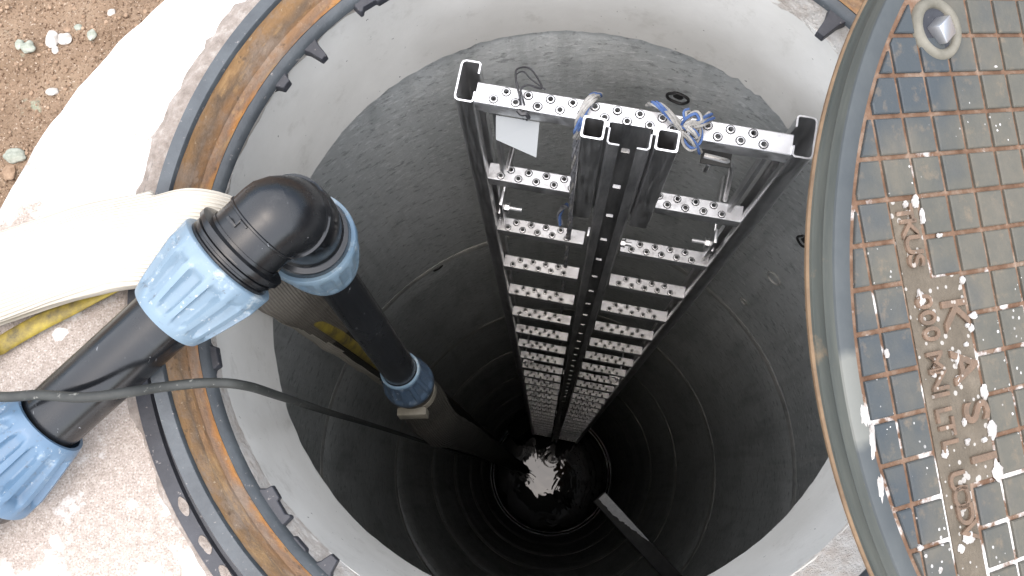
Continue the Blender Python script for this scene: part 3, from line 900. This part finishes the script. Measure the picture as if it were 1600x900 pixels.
sweep(bm, smooth_path([W(809, 172, 1.02), W(815, 178, 1.022), W(822, 178, 1.022), W(826, 184, 1.03)], 5), .0028, 6)
tag(obj('tie_wire', bm, M['wire'], None, W(812, 150, 1.012)), 'looped black tie wire holding the tag plate to the top rung', 'wire')

# ------------------------------------------------------------------ ropes
def rope(bm, pts, r, n=10, seg=5, turns=90.0, cols=(0, 0, 1)):
    path = smooth_path(pts, n)
    L = 0; acc = [0]
    for i in range(1, len(path)): L += (path[i]-path[i-1]).length; acc.append(L)
    a = None
    fr_ = []
    for i, p in enumerate(path):
        t = path[min(i+1, len(path)-1)] - path[max(i-1, 0)]
        a, b = frame_of(t, a if a is not None else Vector((.3, .2, 1)))
        fr_.append((a.copy(), b.copy()))
    for k, ci in enumerate(cols):
        sp = []
        for i, p in enumerate(path):
            q = acc[i]*turns + 2*PI*k/len(cols)
            sp.append(p + fr_[i][0]*math.cos(q)*r*.55 + fr_[i][1]*math.sin(q)*r*.55)
        sweep(bm, sp, r*.58, seg, mi=ci)
ZT = ZR - 0.006
bm = bmesh.new()
zk = ZR - .012
for du in (0, 6):
    rope(bm, [W(1012+du, 164, ZR+.02), W(1022+du, 162, zk), W(1040+du, 176, zk), W(1058+du, 195, zk), W(1068+du, 205, zk-.004)], .0030, 12)
rope(bm, [W(1066, 200, zk), W(1074, 185, zk-.01), W(1088, 177, zk-.012), W(1095, 190, zk-.012), W(1082, 203, zk-.01), W(1068, 196, zk-.012)], .0034, 12)
rope(bm, [W(1066, 205, zk-.004), W(1068, 222, zk), W(1080, 232, zk), W(1092, 222, zk), W(1094, 205, zk-.006), W(1085, 192, zk-.014), W(1072, 196, zk-.012)], .0034, 12)
rope(bm, [W(1070, 210, zk-.006), W(1078, 216, zk-.01), W(1086, 226, zk-.004), W(1094, 238, zk+.02)], .0030, 12)
rope(bm, [W(1082, 196, zk-.012), W(1097, 188, zk-.012), W(1110, 178, zk)], .0034, 12)
rope(bm, [W(1084, 200, zk-.012), W(1099, 194, zk-.012), W(1114, 184, zk)], .0030, 12)
rope(bm, [W(1072, 186, zk-.01), W(1070, 176, zk-.006), W(1076, 172, zk)], .0028, 10)
rope(bm, [W(1075, 200, zk-.014), W(1084, 206, zk-.016), W(1090, 214, zk-.012)], .0034, 10)
tag(obj('knotted_rope', bm, [M['rope_white'], M['rope_blue']], None, W(1080, 210, ZR)), 'knotted blue and white rope around the top rung right of guide rail', 'rope')
bm = bmesh.new()
def vert_pt(u, v, Z, Z2):          # the point straight below W(u, v, Z) at depth Z2
    p = W(u, v, Z); return Vector((p.x, p.y, Zz(Z2)))
rope(bm, [W(938, 148, ZR+.03), W(930, 152, ZR-.012), W(918, 166, ZR-.012), W(910, 184, ZR-.004), W(906, 200, ZR+.01), W(904, 215, ZR+.04)], .0034, 12)
rope(bm, [W(932, 147, ZR+.03), W(924, 151, ZR-.012), W(913, 165, ZR-.012), W(905, 184, ZR-.004), W(901, 200, ZR+.01), W(899, 215, ZR+.04)], .0034, 12)
long1 = [W(904, 215, ZR+.04), W(900, 260, 1.16), W(894, 330, 1.37), W(886, 400, 1.75), W(880, 460, 2.2), W(876, 540, 3.1), W(872, 600, 4.3), W(866, 670, 7.6)]
rope(bm, long1, .0034, 14, 4, 60, (2, 2, 2))
rope(bm, [W(899, 215, ZR+.04), W(896, 260, 1.16), W(891, 330, 1.37), W(884, 400, 1.75), W(878, 460, 2.2), W(875, 540, 3.1)], .0034, 14, 4, 60, (2, 2, 0))
rope(bm, [W(893, 322, 1.36), W(882, 322, 1.40), W(874, 335, 1.43), W(876, 352, 1.44)], .0040, 8, 4, 60, (2, 2, 1))
tag(obj('hanging_rope', bm, [M['rope_white'], M['rope_blue'], M['rope_grey']], None, W(905, 200, ZR)), 'long frayed grey rope hanging down the ladder left of guide rail', 'rope')

# ------------------------------------------------------------------ black pipe with blue couplings
A0 = W(-160, 868, 0.866); A1 = W(80, 657, 0.852)
N1s = W(261, 494, 0.825); N1b = W(358, 405, 0.813)
K = W(464, 330, 0.800)
NB = WD(482, 372, 0.985)
PE = WD(626, 580, 1.33)
da = (N1b - N1s).normalized()
db = (PE - NB).normalized()
asm = thing('discharge_pipe', 'black plastic pipe with blue coupling nuts bending over the rim into the shaft', 'pipe', A1)
RP = 0.0308
bm = bmesh.new(); sweep(bm, smooth_path([A1, (A1+N1s)/2, N1s + da*0.02], 6), RP, 40)
obj('pipe_run', bm, M['pe_black'], asm, asm.location)
def nut_bm(p0, d, L, r0, r1, nr=14, inner=0.9, depth=0.008):
    """coupling nut: small end at p0, big end at p0+d*L"""
    bm = bmesh.new()
    prof = [(0, r0*inner), (0, r0*.985), (L*.015, r0)]
    for k in range(1, 19):
        s = k/19
        prof.append((L*(.03 + .79*s), r0 + (r1-r0)*(min(1, s*1.12))**0.8))
    prof += [(L*.84, r1), (L*.985, r1*1.01), (L, r1*.99), (L, r1*inner*.93)]
    def rf(s, th, r):
        s /= L
        q = (th*nr/(2*PI)) % 1.0
        d_ = abs(q - .5)*2
        pocket = max(0, min(1, (0.72 - d_)/.22)); pocket = pocket*pocket*(3-2*pocket)
        m_ = max(0, min(1, (s - (.12 + .14*(1-pocket)))/.10))*max(0, min(1, (.80 - s)/.05))
        return r - depth*pocket*m_*(0.45 + .75*s)
    axis_lathe(bm, p0, d, prof, nr*14, rfun=rf)
    bmesh.ops.recalc_face_normals(bm, faces=bm.faces)
    return bm
obj('coupling_nut', nut_bm(N1s, da, (N1b-N1s).length, 0.0375, 0.0505), M['nut_blue'], asm, asm.location, angle=50)
d2 = (A0 - A1).normalized()
obj('coupling_nut', nut_bm(A1, d2, 0.079, 0.0375, 0.0505), M['nut_mid'], asm, asm.location, angle=50)
bm = bmesh.new()
axis_lathe(bm, A1 + d2*.079, d2, [(0, .030), (0, .044), (.012, .044), (.012, .041), (.05, .040), (.052, .0375), (.12, .037), (.12, 0.001)], 48)
bmesh.ops.recalc_face_normals(bm, faces=bm.faces)
obj('coupling_body', bm, M['pe_black'], asm, asm.location)
bm = bmesh.new()
F0 = A1 + d2*.11
sweep(bm, smooth_path([F0, F0 + d2*.12, F0 + d2*.42 + Vector((0, 0, -.05)), F0 + d2*.75 + Vector((0, 0, -.115)), F0 + d2*1.3 + Vector((0, 0, -.135))], 6), RP, 32)
obj('pipe_run', bm, M['pe_black'], asm, asm.location)
# elbow body with threads, collars and moulded seams
bm = bmesh.new()
prof = [(0, .040)]
s = 0
for k in range(2):
    prof += [(s+.001, .0445), (s+.0035, .0445), (s+.0045, .0425), (s+.0065, .0425)]; s += .0065
prof += [(s, .0425), (s+.001, .0475), (s+.006, .0475), (s+.007, .0385), (s+.010, .0380)]
axis_lathe(bm, N1b - da*.001, da, prof, 64)
obj('threaded_collar', bm, M['pe_black'], asm, asm.location)
E0 = N1b + da*0.017
K = W(466, 333, 0.815)
dl = (NB - K).normalized()
EB = NB - dl*0.012
p1 = E0 + da*0.040
path = [E0.lerp(p1, k/12) for k in range(12)]
up_b = EB - dl*0.035
for k in range(25):
    t = k/24
    path.append(p1*(1-t)**3 + (p1 + (K-p1)*.85)*3*t*(1-t)**2 + (up_b + (K - up_b)*.75)*3*t*t*(1-t) + up_b*t**3)
for k in range(1, 9): path.append(up_b.lerp(EB, k/8))
tot = len(path)
def er(u):
    r = 0.0372
    for c0, w_, a_ in ((0.17, .010, .0014), (0.47, .012, .0024), (.82, .012, .0015)):
        if abs(u - c0) < w_: r += a_
    return r
fine_path = []
for i in range(len(path)-1):
    for k in range(4): fine_path.append(path[i].lerp(path[i+1], k/4))
fine_path.append(path[-1])
bm = bmesh.new(); sweep(bm, fine_path, er, 48)
el = obj('elbow', bm, M['pe_black'], asm, asm.location, angle=50)
# moulded bars on the elbow
side = da.cross(Vector((0, 0, 1))).normalized()
bm = bmesh.new()
upv = side.cross(da).normalized()
if upv.z < 0: upv = -upv
M3 = Matrix((da, side, upv)).transposed().to_4x4(); M3.translation = E0 + da*.018 + upv*.0366 - side*.004
box(bm, (-.004, -.010, 0), (-.001, .002, .0022), M3, .0004)
box(bm, (-.001, -.0005, 0), (.005, .002, .0022), M3, .0004)
box(bm, (.003, .000, 0), (.005, .010, .0018), M3, .0004)
obj('moulded_mark', bm, M['pe_black'], el, asm.location)
bm = bmesh.new()
axis_lathe(bm, EB - dl*.02, dl, [(0, .037), (.002, .0425), (.012, .044), (.022, .0445), (.026, .0455), (.036, .0455), (.036, .03)], 64)
obj('lower_collar', bm, M['pe_black'], asm, asm.location)
# nut under the elbow: big end up
dn = (dl*.35 + db*.65).normalized()
nb_ = nut_bm(NB + dn*.080, -dn, 0.080, 0.0375, 0.0500, 14, .9, .004)
obj('coupling_nut', nb_, M['nut_grey'], asm, asm.location, angle=50)
bm = bmesh.new()
def tick(s, th, r):
    return r
axis_lathe(bm, NB - dl*.0012, dl, [(0, .0462), (-.0008, .0466), (-.0012, .0490), (-.0002, .0505), (.004, .0508), (.005, .0495)], 64)
rimo = obj('nut_rim', bm, M['nut_blue'], asm, asm.location)
bm = bmesh.new(); sweep(bm, smooth_path([NB + dn*.02, NB + dn*.07, NB.lerp(PE, .6), PE, PE + db*.03], 8), 0.0245, 36)
obj('drop_pipe', bm, M['pe_black'], asm, asm.location)
obj('coupling_nut', nut_bm(PE - db*.004, db, 0.055, 0.0270, 0.0375, 12, .93, .004), M['nut_deep'], asm, asm.location, angle=50)
bm = bmesh.new()
axis_lathe(bm, PE - db*.0055, db, [(0, .0252), (-.0008, .0256), (-.0008, .0285), (0, .0290), (.004, .0292)], 48)
obj('nut_rim', bm, M['nut_grey'], asm, asm.location)
bm = bmesh.new()
Q0 = PE + db*.051
axis_lathe(bm, Q0, db, [(0, .026), (0, .0305), (.006, .0315), (.03, .032), (.032, .028)], 40)
obj('hose_tail', bm, M['hose_dirty'], asm, asm.location)

# ------------------------------------------------------------------ hoses
def flat_hose(pts, wdirs, hw, ht, n=10, seg=40, wob=0.0):
    """flattened hose; wdirs = width direction per control point"""
    path = smooth_path(pts, n)
    wd = smooth_path([Vector(w).normalized() for w in wdirs], n)
    bm = bmesh.new()
    lay = bm.verts.layers.float_vector.new('run')
    rings = []; acc = 0
    for i, p in enumerate(path):
        t = (path[min(i+1, len(path)-1)] - path[max(i-1, 0)]).normalized()
        if i: acc += (p - path[i-1]).length
        a = wd[i] - wd[i].dot(t)*t; a.normalize(); b = t.cross(a)
        u = i/(len(path)-1)
        A = hw(u) if callable(hw) else hw; B = ht(u) if callable(ht) else ht
        ring = []
        for k in range(seg):
            q = 2*PI*k/seg
            cx, cy = math.cos(q), math.sin(q)
            sx = math.copysign(abs(cx)**0.85, cx); sy = math.copysign(abs(cy)**0.8, cy)
            m_ = 1 + wob*nz(acc*9, cx*1.3, cy*1.3)
            v = bm.verts.new(p + a*sx*A*m_ + b*sy*B*m_)
            v[lay] = (acc, sx*A*10, 0)
            ring.append(v)
        rings.append(ring)
    for i in range(len(rings)-1):
        for k in range(seg):
            bm.faces.new((rings[i][k], rings[i][(k+1) % seg], rings[i+1][(k+1) % seg], rings[i+1][k]))
    bm.faces.new(rings[0][::-1]); bm.faces.new(rings[-1])
    bmesh.ops.recalc_face_normals(bm, faces=bm.faces)
    return bm
hp = [W(-900, 700, 1.03), W(-420, 580, 1.0), W(-180, 500, .885), W(-60, 455, .878), W(60, 415, .876), W(160, 385, .862), W(240, 372, .838), W(310, 362, .834), W(368, 378, .866), W(415, 410, .935), W(455, 452, 1.08), W(500, 492, 1.32), W(560, 538, 1.62), W(640, 599, 2.2), W(730, 667, 3.6), W(795, 716, 7.0)]
up = Vector((0.45, 0.88, .12))
wd = [up]*7 + [(.35, .92, .1), (.45, .85, -.15), (.55, .80, -.1), (.65, .72, 0), (.72, .68, 0), (.74, .66, 0), (.74, .66, 0), (.74, .66, 0), (.74, .66, 0)]
bm = flat_hose(hp, wd, lambda u: .046 if u < .4 else .040, lambda u: 0.014 if u < .45 else .016, 10, 48, .12)
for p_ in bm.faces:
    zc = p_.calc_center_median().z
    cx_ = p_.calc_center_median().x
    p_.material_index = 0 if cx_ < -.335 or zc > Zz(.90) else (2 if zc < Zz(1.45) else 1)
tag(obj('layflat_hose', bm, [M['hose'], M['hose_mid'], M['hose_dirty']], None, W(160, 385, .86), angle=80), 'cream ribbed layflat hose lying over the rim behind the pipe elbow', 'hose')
Q1 = Q0 + db*.03
down = Vector((0, 0, -1))
hq = [Q1 - db*.01, Q1 + db*.08 , Q1 + db*.18 + down*.06, Vector((Q1.x + .015, Q1.y - .03, Zz(2.2))), Vector((Q1.x + .012, Q1.y - .02, Zz(4.0))), Vector((Q1.x + .03, Q1.y, Zz(8.7)))]
bm = flat_hose(hq, [(.74, .66, 0)]*6, lambda u: .030 + .006*min(1, u*6), lambda u: .028 - .010*min(1, u*4), 10, 32, .15)
hb = obj('suction_hose', bm, M['hose_dirty'], None, Q1, angle=80)
tag(hb, 'dirty grey hose hanging into the dark below the lower blue coupling', 'hose')
bm = bmesh.new()
axis_lathe(bm, Q1 - db*.006, db, [(0, .0312), (0, .0330), (.012, .0335), (.012, .0312)], 40)
sb_ = frame_of(db, Vector((0, -1, .2)))
M4 = Matrix((sb_[0], sb_[1], db)).transposed().to_4x4(); M4.translation = Q1 + sb_[0]*.033
box(bm, (-.004, -.022, -.008), (.008, .022, .012), M4, .001)
bmesh.ops.recalc_face_normals(bm, faces=bm.faces)
obj('hose_clamp', bm, M['socket'], hb, Q1)
# yellow strap along the lower edge of the hose, going into the shaft
yp = [W(-700, 960, 1.02), W(-330, 740, 1.0), W(-60, 582, .897), W(0, 540, .897), W(70, 500, .896), W(140, 466, .890), W(225, 425, .858), W(300, 400, .838), W(360, 410, .865), W(410, 440, .96), W(450, 470, 1.10), W(500, 503, 1.30), W(545, 535, 1.5), W(620, 592, 2.0), W(720, 667, 3.3)]
bm = bmesh.new()
sweep(bm, smooth_path(yp, 8), .0095, 16, True, Vector((.5, .86, 0)), .004)
tag(obj('yellow_strap', bm, M['yellow'], None, W(70, 500, .896)), 'dirty yellow strap running beneath the cream hose', 'strap')
# black cable
cp = [W(-800, 640, 1.02), W(-400, 600, .97), W(-120, 612, .815), W(0, 620, .806), W(60, 617, .800), W(130, 621, .797), W(200, 613, .803), W(260, 604, .825), W(330, 598, .842), W(385, 603, .872), W(440, 620, 1.0), W(520, 646, 1.34), W(600, 670, 1.9), W(700, 702, 3.3), W(775, 724, 6.0), W(800, 735, 8.7)]
bm = bmesh.new(); sweep(bm, smooth_path(cp, 10), lambda u: .0046, 14)
tag(obj('cable', bm, M['rubber'], None, W(200, 613, .803)), 'black rubber cable crossing over the pipe and dropping into the shaft', 'cable')
# pipe stub low on the near wall
e1 = W(936, 776, 3.05); e2 = W(1050, 900, 3.05)
dd = (e2 - e1).normalized()
bm = bmesh.new()
sd = Vector((0, 0, 1)).cross(dd)
M5 = Matrix((dd, sd, Vector((0, 0, 1)))).transposed().to_4x4(); M5.translation = e1
box(bm, (0, -.024, -.05), (.62, .024, 0), M5, .003)
st = obj('steel_bar', bm, M['bar'], None, e1)
tag(st, 'dark square steel bar jutting from the near shaft wall, paint left at its end', 'steel bar')
bm = bmesh.new()
ol = []
for k in range(40):
    q = k/39
    ol.append((0.004 + q*.20, .0225 - .001*nz(q*9, 1, 2)))
lo = []
for k in range(40):
    q = k/39
    yy = -.006 + .030*max(0, (q-.35))/.65*0.85 + .004*nz(q*14, 3, 4) + .003*nz(q*40, 6, 4)
    lo.append((0.004 + q*.20 + .002*nz(q*30, 1, 9), min(yy, .0205)))
va = [bm.verts.new(M5 @ Vector((x, y, .0012))) for x, y in ol]; vb = [bm.verts.new(M5 @ Vector((x, y, .0012))) for x, y in lo]
for k in range(39): bm.faces.new((va[k], va[k+1], vb[k+1], vb[k]))
bmesh.ops.recalc_face_normals(bm, faces=bm.faces)
obj('paint_patch', bm, M['bar_paint'], st, e1)
# drain pipe mouth at the bottom, by the ladder foot
bm = bmesh.new()
g0 = W(803, 672, 7.9); g1 = W(828, 655, 7.75)
gd = (g1 - g0).normalized()
axis_lathe(bm, g0, gd, [(0, .055), (0, .07), (.01, .072), (.06, .072), (.062, .065), (.34, .065), (.34, .05), (0, .05)], 32, close=True)
bmesh.ops.recalc_face_normals(bm, faces=bm.faces)
tag(obj('drain_pipe', bm, M['sludge'], None, g0), 'wet black drain pipe mouth beside the ladder foot', 'drain pipe')

# ------------------------------------------------------------------ manhole cover (local x = U, y = V, z = normal)
S = 0.70
U = Vector((0.88269485, 0.20459639, -0.42307224)); V = Vector((-0.15406497, 0.97648734, 0.15078615)); NN = Vector((0.44397499, -0.06791755, 0.89346148))
LC = Vector((0.87463363, 0.21402441, -1.23205461))*S + CAM
RLID = 0.6395*S; UN = 0.045834895*S
GI, GJ = 12.592, 9.410
rot = Matrix((U, V, NN)).transposed()
cov = thing('manhole_cover', 'round dark iron manhole cover with square studs and raised letters leaning on the rim', 'manhole cover', LC, rot)
def lid(u, v):
    r = ray(u, v); t = NN.dot(LC - CAM)/NN.dot(r); q = r*t + CAM - LC
    return (q.dot(U), q.dot(V))
def gx(i): return (i - GI)*UN
def gy(j): return -(j - GJ)*UN
def lpart(name, bm, mt, parent=None, **k):
    return obj(name, bm, mt, parent or cov, **k)
def llathe(bm, prof, seg=240):
    rings = [[bm.verts.new((r*math.cos(2*PI*k/seg), r*math.sin(2*PI*k/seg), z)) for k in range(seg)] for z, r in prof]
    for A, B in zip(rings, rings[1:]):
        for k in range(seg): bm.faces.new((A[k], A[(k+1) % seg], B[(k+1) % seg], B[k]))
    return rings
RG = RLID - 0.0165                 # edge of the studded field
TH = 0.029
bm = bmesh.new()
R_ = llathe(bm, [(-.0012, RG + .001), (-.0012, .2), (-.0012, .01)])
bm.faces.new(R_[-1])
bmesh.ops.recalc_face_normals(bm, faces=bm.faces)
lpart('groove_plate', bm, M['cover_groove'])
bm = bmesh.new()
llathe(bm, [(-.002, RG + .0005), (.0012, RG + .0022), (.0015, RG + .004), (.0015, RLID - .0025), (.0005, RLID - .0005), (-.0012, RLID)])
bmesh.ops.recalc_face_normals(bm, faces=bm.faces)
lpart('rim', bm, M['cover_rim'])
bm = bmesh.new()
llathe(bm, [(-.0012, RLID), (-.010, RLID + .001), (-.014, RLID - .0015), (-.024, RLID - .001), (-TH + .005, RLID + .001)])
bmesh.ops.recalc_face_normals(bm, faces=bm.faces)
lpart('side_band', bm, M['cover_side'])
bm = bmesh.new()
llathe(bm, [(-TH + .005, RLID + .001), (-TH + .003, RLID + .0022), (-TH, RLID + .0012), (-TH - .0005, RLID - .004), (-TH, RLID - .03), (-TH + .012, RLID - .034), (-TH + .012, .36), (-TH - .002, .355), (-TH - .002, .335), (-TH + .012, .33), (-TH + .012, .01)])
bmesh.ops.recalc_face_normals(bm, faces=bm.faces)
lpart('underside', bm, M['cover_edge'])
# studs, clipped to the field circle, left out where the lettering band runs
sock = lid(1462, 46)
band_boxes = [(1.0, 5.07, 2.0, 7.0), (1.0, 7.0, 3.0, 11.93), (1.0, 11.93, 2.0, 14.4)]
def in_band(i, j):
    return any(a <= i + .5 <= c_ and b <= j + .5 <= d for a, b, c_, d in ((1, 5, 2, 7), (1, 7, 3, 12), (1, 12, 2, 15)))
bm = bmesh.new()
g = 0.070
def clip_circle(poly, R):
    out = []
    n_ = len(poly)
    for a in range(n_):
        p, q = Vector(poly[a]), Vector(poly[(a+1) % n_])
        pi_, qi_ = p.length < R, q.length < R
        if pi_: out.append(p)
        if pi_ != qi_:
            d = q - p; A = d.dot(d); B = 2*p.dot(d); Cc = p.dot(p) - R*R
            t = (-B + math.sqrt(B*B-4*A*Cc))/(2*A)
            if not 0 <= t <= 1: t = (-B - math.sqrt(B*B-4*A*Cc))/(2*A)
            out.append(p + d*t)
    return out
for i in range(-3, 28):
    for j in range(-6, 26):
        if in_band(i, j): continue
        jt = lambda: random.uniform(-.00025, .00025)
        x0, x1 = gx(i + g), gx(i + 1 - g); y1, y0 = gy(j + g*.85), gy(j + 1 - g*.85)
        P = clip_circle([(x0, y0), (x1, y0), (x1, y1), (x0, y1)], RG - .003)
        if len(P) < 3: continue
        cx = sum(p.x for p in P)/len(P); cy = sum(p.y for p in P)/len(P)
        if max((p - P[0]).length for p in P) < .008: continue
        if math.hypot(cx - sock[0], cy - sock[1]) < .019: continue
        zt = .0016 + jt()
        lo_ = [bm.verts.new((p.x, p.y, -.0015)) for p in P]
        mi_ = [bm.verts.new((p.x, p.y, zt - .0009)) for p in P]
        hi_ = []
        for p in P:
            d = Vector((cx, cy)) - p
            q = p + d.normalized()*.0013
            hi_.append(bm.verts.new((q.x, q.y, zt)))
        k = len(P)
        for A, B in ((lo_, mi_), (mi_, hi_)):
            for q in range(k): bm.faces.new((A[q], A[(q+1) % k], B[(q+1) % k], B[q]))
        bm.faces.new(hi_)
bmesh.ops.recalc_face_normals(bm, faces=bm.faces)
lpart('tread_studs', bm, M['cover_stud'], smooth=False)
# lettering band
bm = bmesh.new()
for a, b, c_, d in band_boxes:
    x0, x1, y1, y0 = gx(a + .04), gx(c_ - .06), gy(b), gy(d)
    nxs, nys = 6, 10
    P = clip_circle([(x0, y0), (x1, y0), (x1, y1), (x0, y1)], RG)
    hi_ = [bm.verts.new((p.x, p.y, -.0002 + .0001*a)) for p in P]; lo_ = [bm.verts.new((p.x, p.y, -.0015)) for p in P]
    k = len(P)
    if k > 2:
        bm.faces.new(hi_)
        for q in range(k): bm.faces.new((lo_[q], lo_[(q+1) % k], hi_[(q+1) % k], hi_[q]))
bmesh.ops.recalc_face_normals(bm, faces=bm.faces)
band = lpart('letter_band', bm, M['cover_band'], smooth=False)
def letter(ch, u, v, hgt, bold=.0):
    cu = bpy.data.curves.new('letter', 'FONT')
    cu.body = ch; cu.size = hgt/0.70; cu.align_x = 'CENTER'; cu.align_y = 'CENTER'
    cu.extrude = .0014; cu.bevel_depth = .0003; cu.offset = bold
    o = bpy.data.objects.new('letter', cu); C.objects.link(o)
    dg = bpy.context.evaluated_depsgraph_get()
    me = bpy.data.meshes.new_from_object(o.evaluated_get(dg))
    bpy.data.objects.remove(o)
    x, y = lid(u, v)
    Ml = Matrix(((0, 1, 0, x), (-1, 0, 0, y), (0, 0, 1, .0006), (0, 0, 0, 1)))
    me.transform(Ml)
    return me
small = [('T', 1410, 334), ('K', 1417, 356), ('U', 1424, 383), ('S', 1428, 408), ('0', 1440, 472), ('0', 1446, 497), ('0', 1452, 522), ('M', 1458, 566), ('N', 1464, 594), ('I', 1467, 617), ('L', 1471, 647), ('T', 1476, 668), ('L', 1482, 697), ('U', 1493, 752), ('O', 1499, 777), ('D', 1505, 803), ('V', 1511, 830)]
big = [('K', 1488, 490), ('A', 1503, 572), ('S', 1521, 643), ('I', 1533, 715)]
bm = bmesh.new()
for lst, hh, bo in ((small, 0.0165, .0002), (big, 0.0265, .0005)):
    for ch, u, v in lst:
        me = letter(ch, u, v, hh, bo); bm.from_mesh(me); bpy.data.meshes.remove(me)
lpart('lettering', bm, M['cover_letter'], parent=band, smooth=False)
# lifting key socket with a steel plug
bm = bmesh.new()
axis_lathe(bm, Vector((sock[0], sock[1], 0)), Vector((0, 0, 1)), [(-.001, .0265), (.0026, .0255), (.0050, .0235), (.0050, .0200), (.0035, .0180), (.0020, .0172), (.0004, .0170)], 48)
bmesh.ops.recalc_face_normals(bm, faces=bm.faces)
sk = lpart('key_socket', bm, M['socket'], angle=60)
bm = bmesh.new()
axis_lathe(bm, Vector((sock[0], sock[1], 0)), Vector((0, 0, 1)), [(.0012, .0172), (.0006, .010), (.0006, .0003)], 32)
bmesh.ops.recalc_face_normals(bm, faces=bm.faces)
lpart('socket_floor', bm, M['iron_dark'], parent=sk)  # dark disc above the plate, paints in the shade of a deeper recess
bm = bmesh.new()
Mp = Matrix.Rotation(0.6, 4, 'Z') @ Matrix.Rotation(0.25, 4, 'X'); Mp.translation = (sock[0] + .001, sock[1] - .0005, -.004)
box(bm, (-.0085, -.0085, 0), (.0085, .0085, .014), Mp, .0015)
lpart('socket_plug', bm, M['plug'], parent=sk, smooth=True, angle=30)
# hardened white mortar splashes on the cover
SP = [(1429, 316, .0055, 1.3), (1413, 320, .004, 1), (1440, 338, .0035, 2.6), (1466, 368, .005, .6), (1502, 438, .004, 1.2), (1519, 493, .0065, .6), (1516, 512, .0045, 1), (1510, 508, .003, 1), (1508, 538, .0030, 1), (1384, 552, .0035, 1.5), (1537, 613, .0055, 1.6), (1548, 671, .0065, 1.5), (1510, 690, .004, .9), (1537, 687, .0035, .8), (1475, 708, .005, 1.2), (1558, 738, .0078, 1.9), (1512, 841, .0085, .8), (1500, 857, .0045, 1), (1347, 650, .0045, 2.6), (1361, 690, .0048, 4.2), (1374, 760, .0045, 3.6), (1467, 890, .0038, 1), (1436, 856, .0045, .8), (1437, 468, .0065, 1.5), (1458, 586, .003, 1), (1495, 595, .003, 2), (1553, 105, .003, .6), (1505, 660, .003, 1.5), (1493, 560, .003, 2.5)]
for q, (u, v, r, asp_) in enumerate(SP):
    x, y = lid(u, v)
    bm = bmesh.new()
    res = bmesh.ops.create_icosphere(bm, subdivisions=3, radius=1.0)
    for vv in res['verts']:
        r_ = r*.72; d = .9 + .42*nz(vv.co.x*1.6 + q*3, vv.co.y*1.6, q*1.3) + .28*nz(vv.co.x*4 + q*3, vv.co.y*4, q*1.3)
        X, Y = vv.co.x*r_*d, vv.co.y*r_*d*asp_
        vv.co = Vector((x + X + Y*.16, y + Y - X*.05, .0006 + max(-.2, vv.co.z)*.0022*d))
    lpart('mortar_splash', bm, M['splash'])

# ------------------------------------------------------------------ light
w = bpy.data.worlds.new('World'); sc.world = w; w.use_nodes = True
nt = w.node_tree
sky = nt.nodes.new('ShaderNodeTexSky'); sky.sky_type = 'NISHITA'; sky.sun_disc = False
SUN_EL, SUN_AZ = math.radians(78), math.radians(200)       # azimuth clockwise from +Y
sky.sun_elevation = SUN_EL; sky.sun_rotation = SUN_AZ
sky.air_density = 1.0; sky.dust_density = 3.0; sky.ozone_density = 1.0
bg = nt.nodes['Background']; nt.links.new(sky.outputs[0], bg.inputs['Color']); bg.inputs['Strength'].default_value = 0.06
sun = bpy.data.lights.new('sun', 'SUN'); sun.energy = 1.5; sun.angle = math.radians(150); sun.color = (1.0, 0.98, 0.945)
so = bpy.data.objects.new('sun', sun); C.objects.link(so)
sd_ = Vector((math.sin(SUN_AZ)*math.cos(SUN_EL), math.cos(SUN_AZ)*math.cos(SUN_EL), math.sin(SUN_EL)))
so.rotation_euler = (-sd_).to_track_quat('-Z', 'Y').to_euler(); so.location = sd_*20

# ------------------------------------------------------------------ camera
cd = bpy.data.cameras.new('camera'); cam = bpy.data.objects.new('camera', cd); C.objects.link(cam)
cd.sensor_width = 36; cd.lens = 36*F/1600; cd.clip_start = 0.02; cd.clip_end = 500
Mc = RM.to_4x4(); Mc.translation = CAM; cam.matrix_world = Mc
sc.camera = cam
sc.render.resolution_x, sc.render.resolution_y = 1024, 576
vs = sc.view_settings
vs.view_transform = 'Standard'; vs.look = 'None'; vs.gamma = 1; vs.use_curve_mapping = False
vs.exposure = 2.3
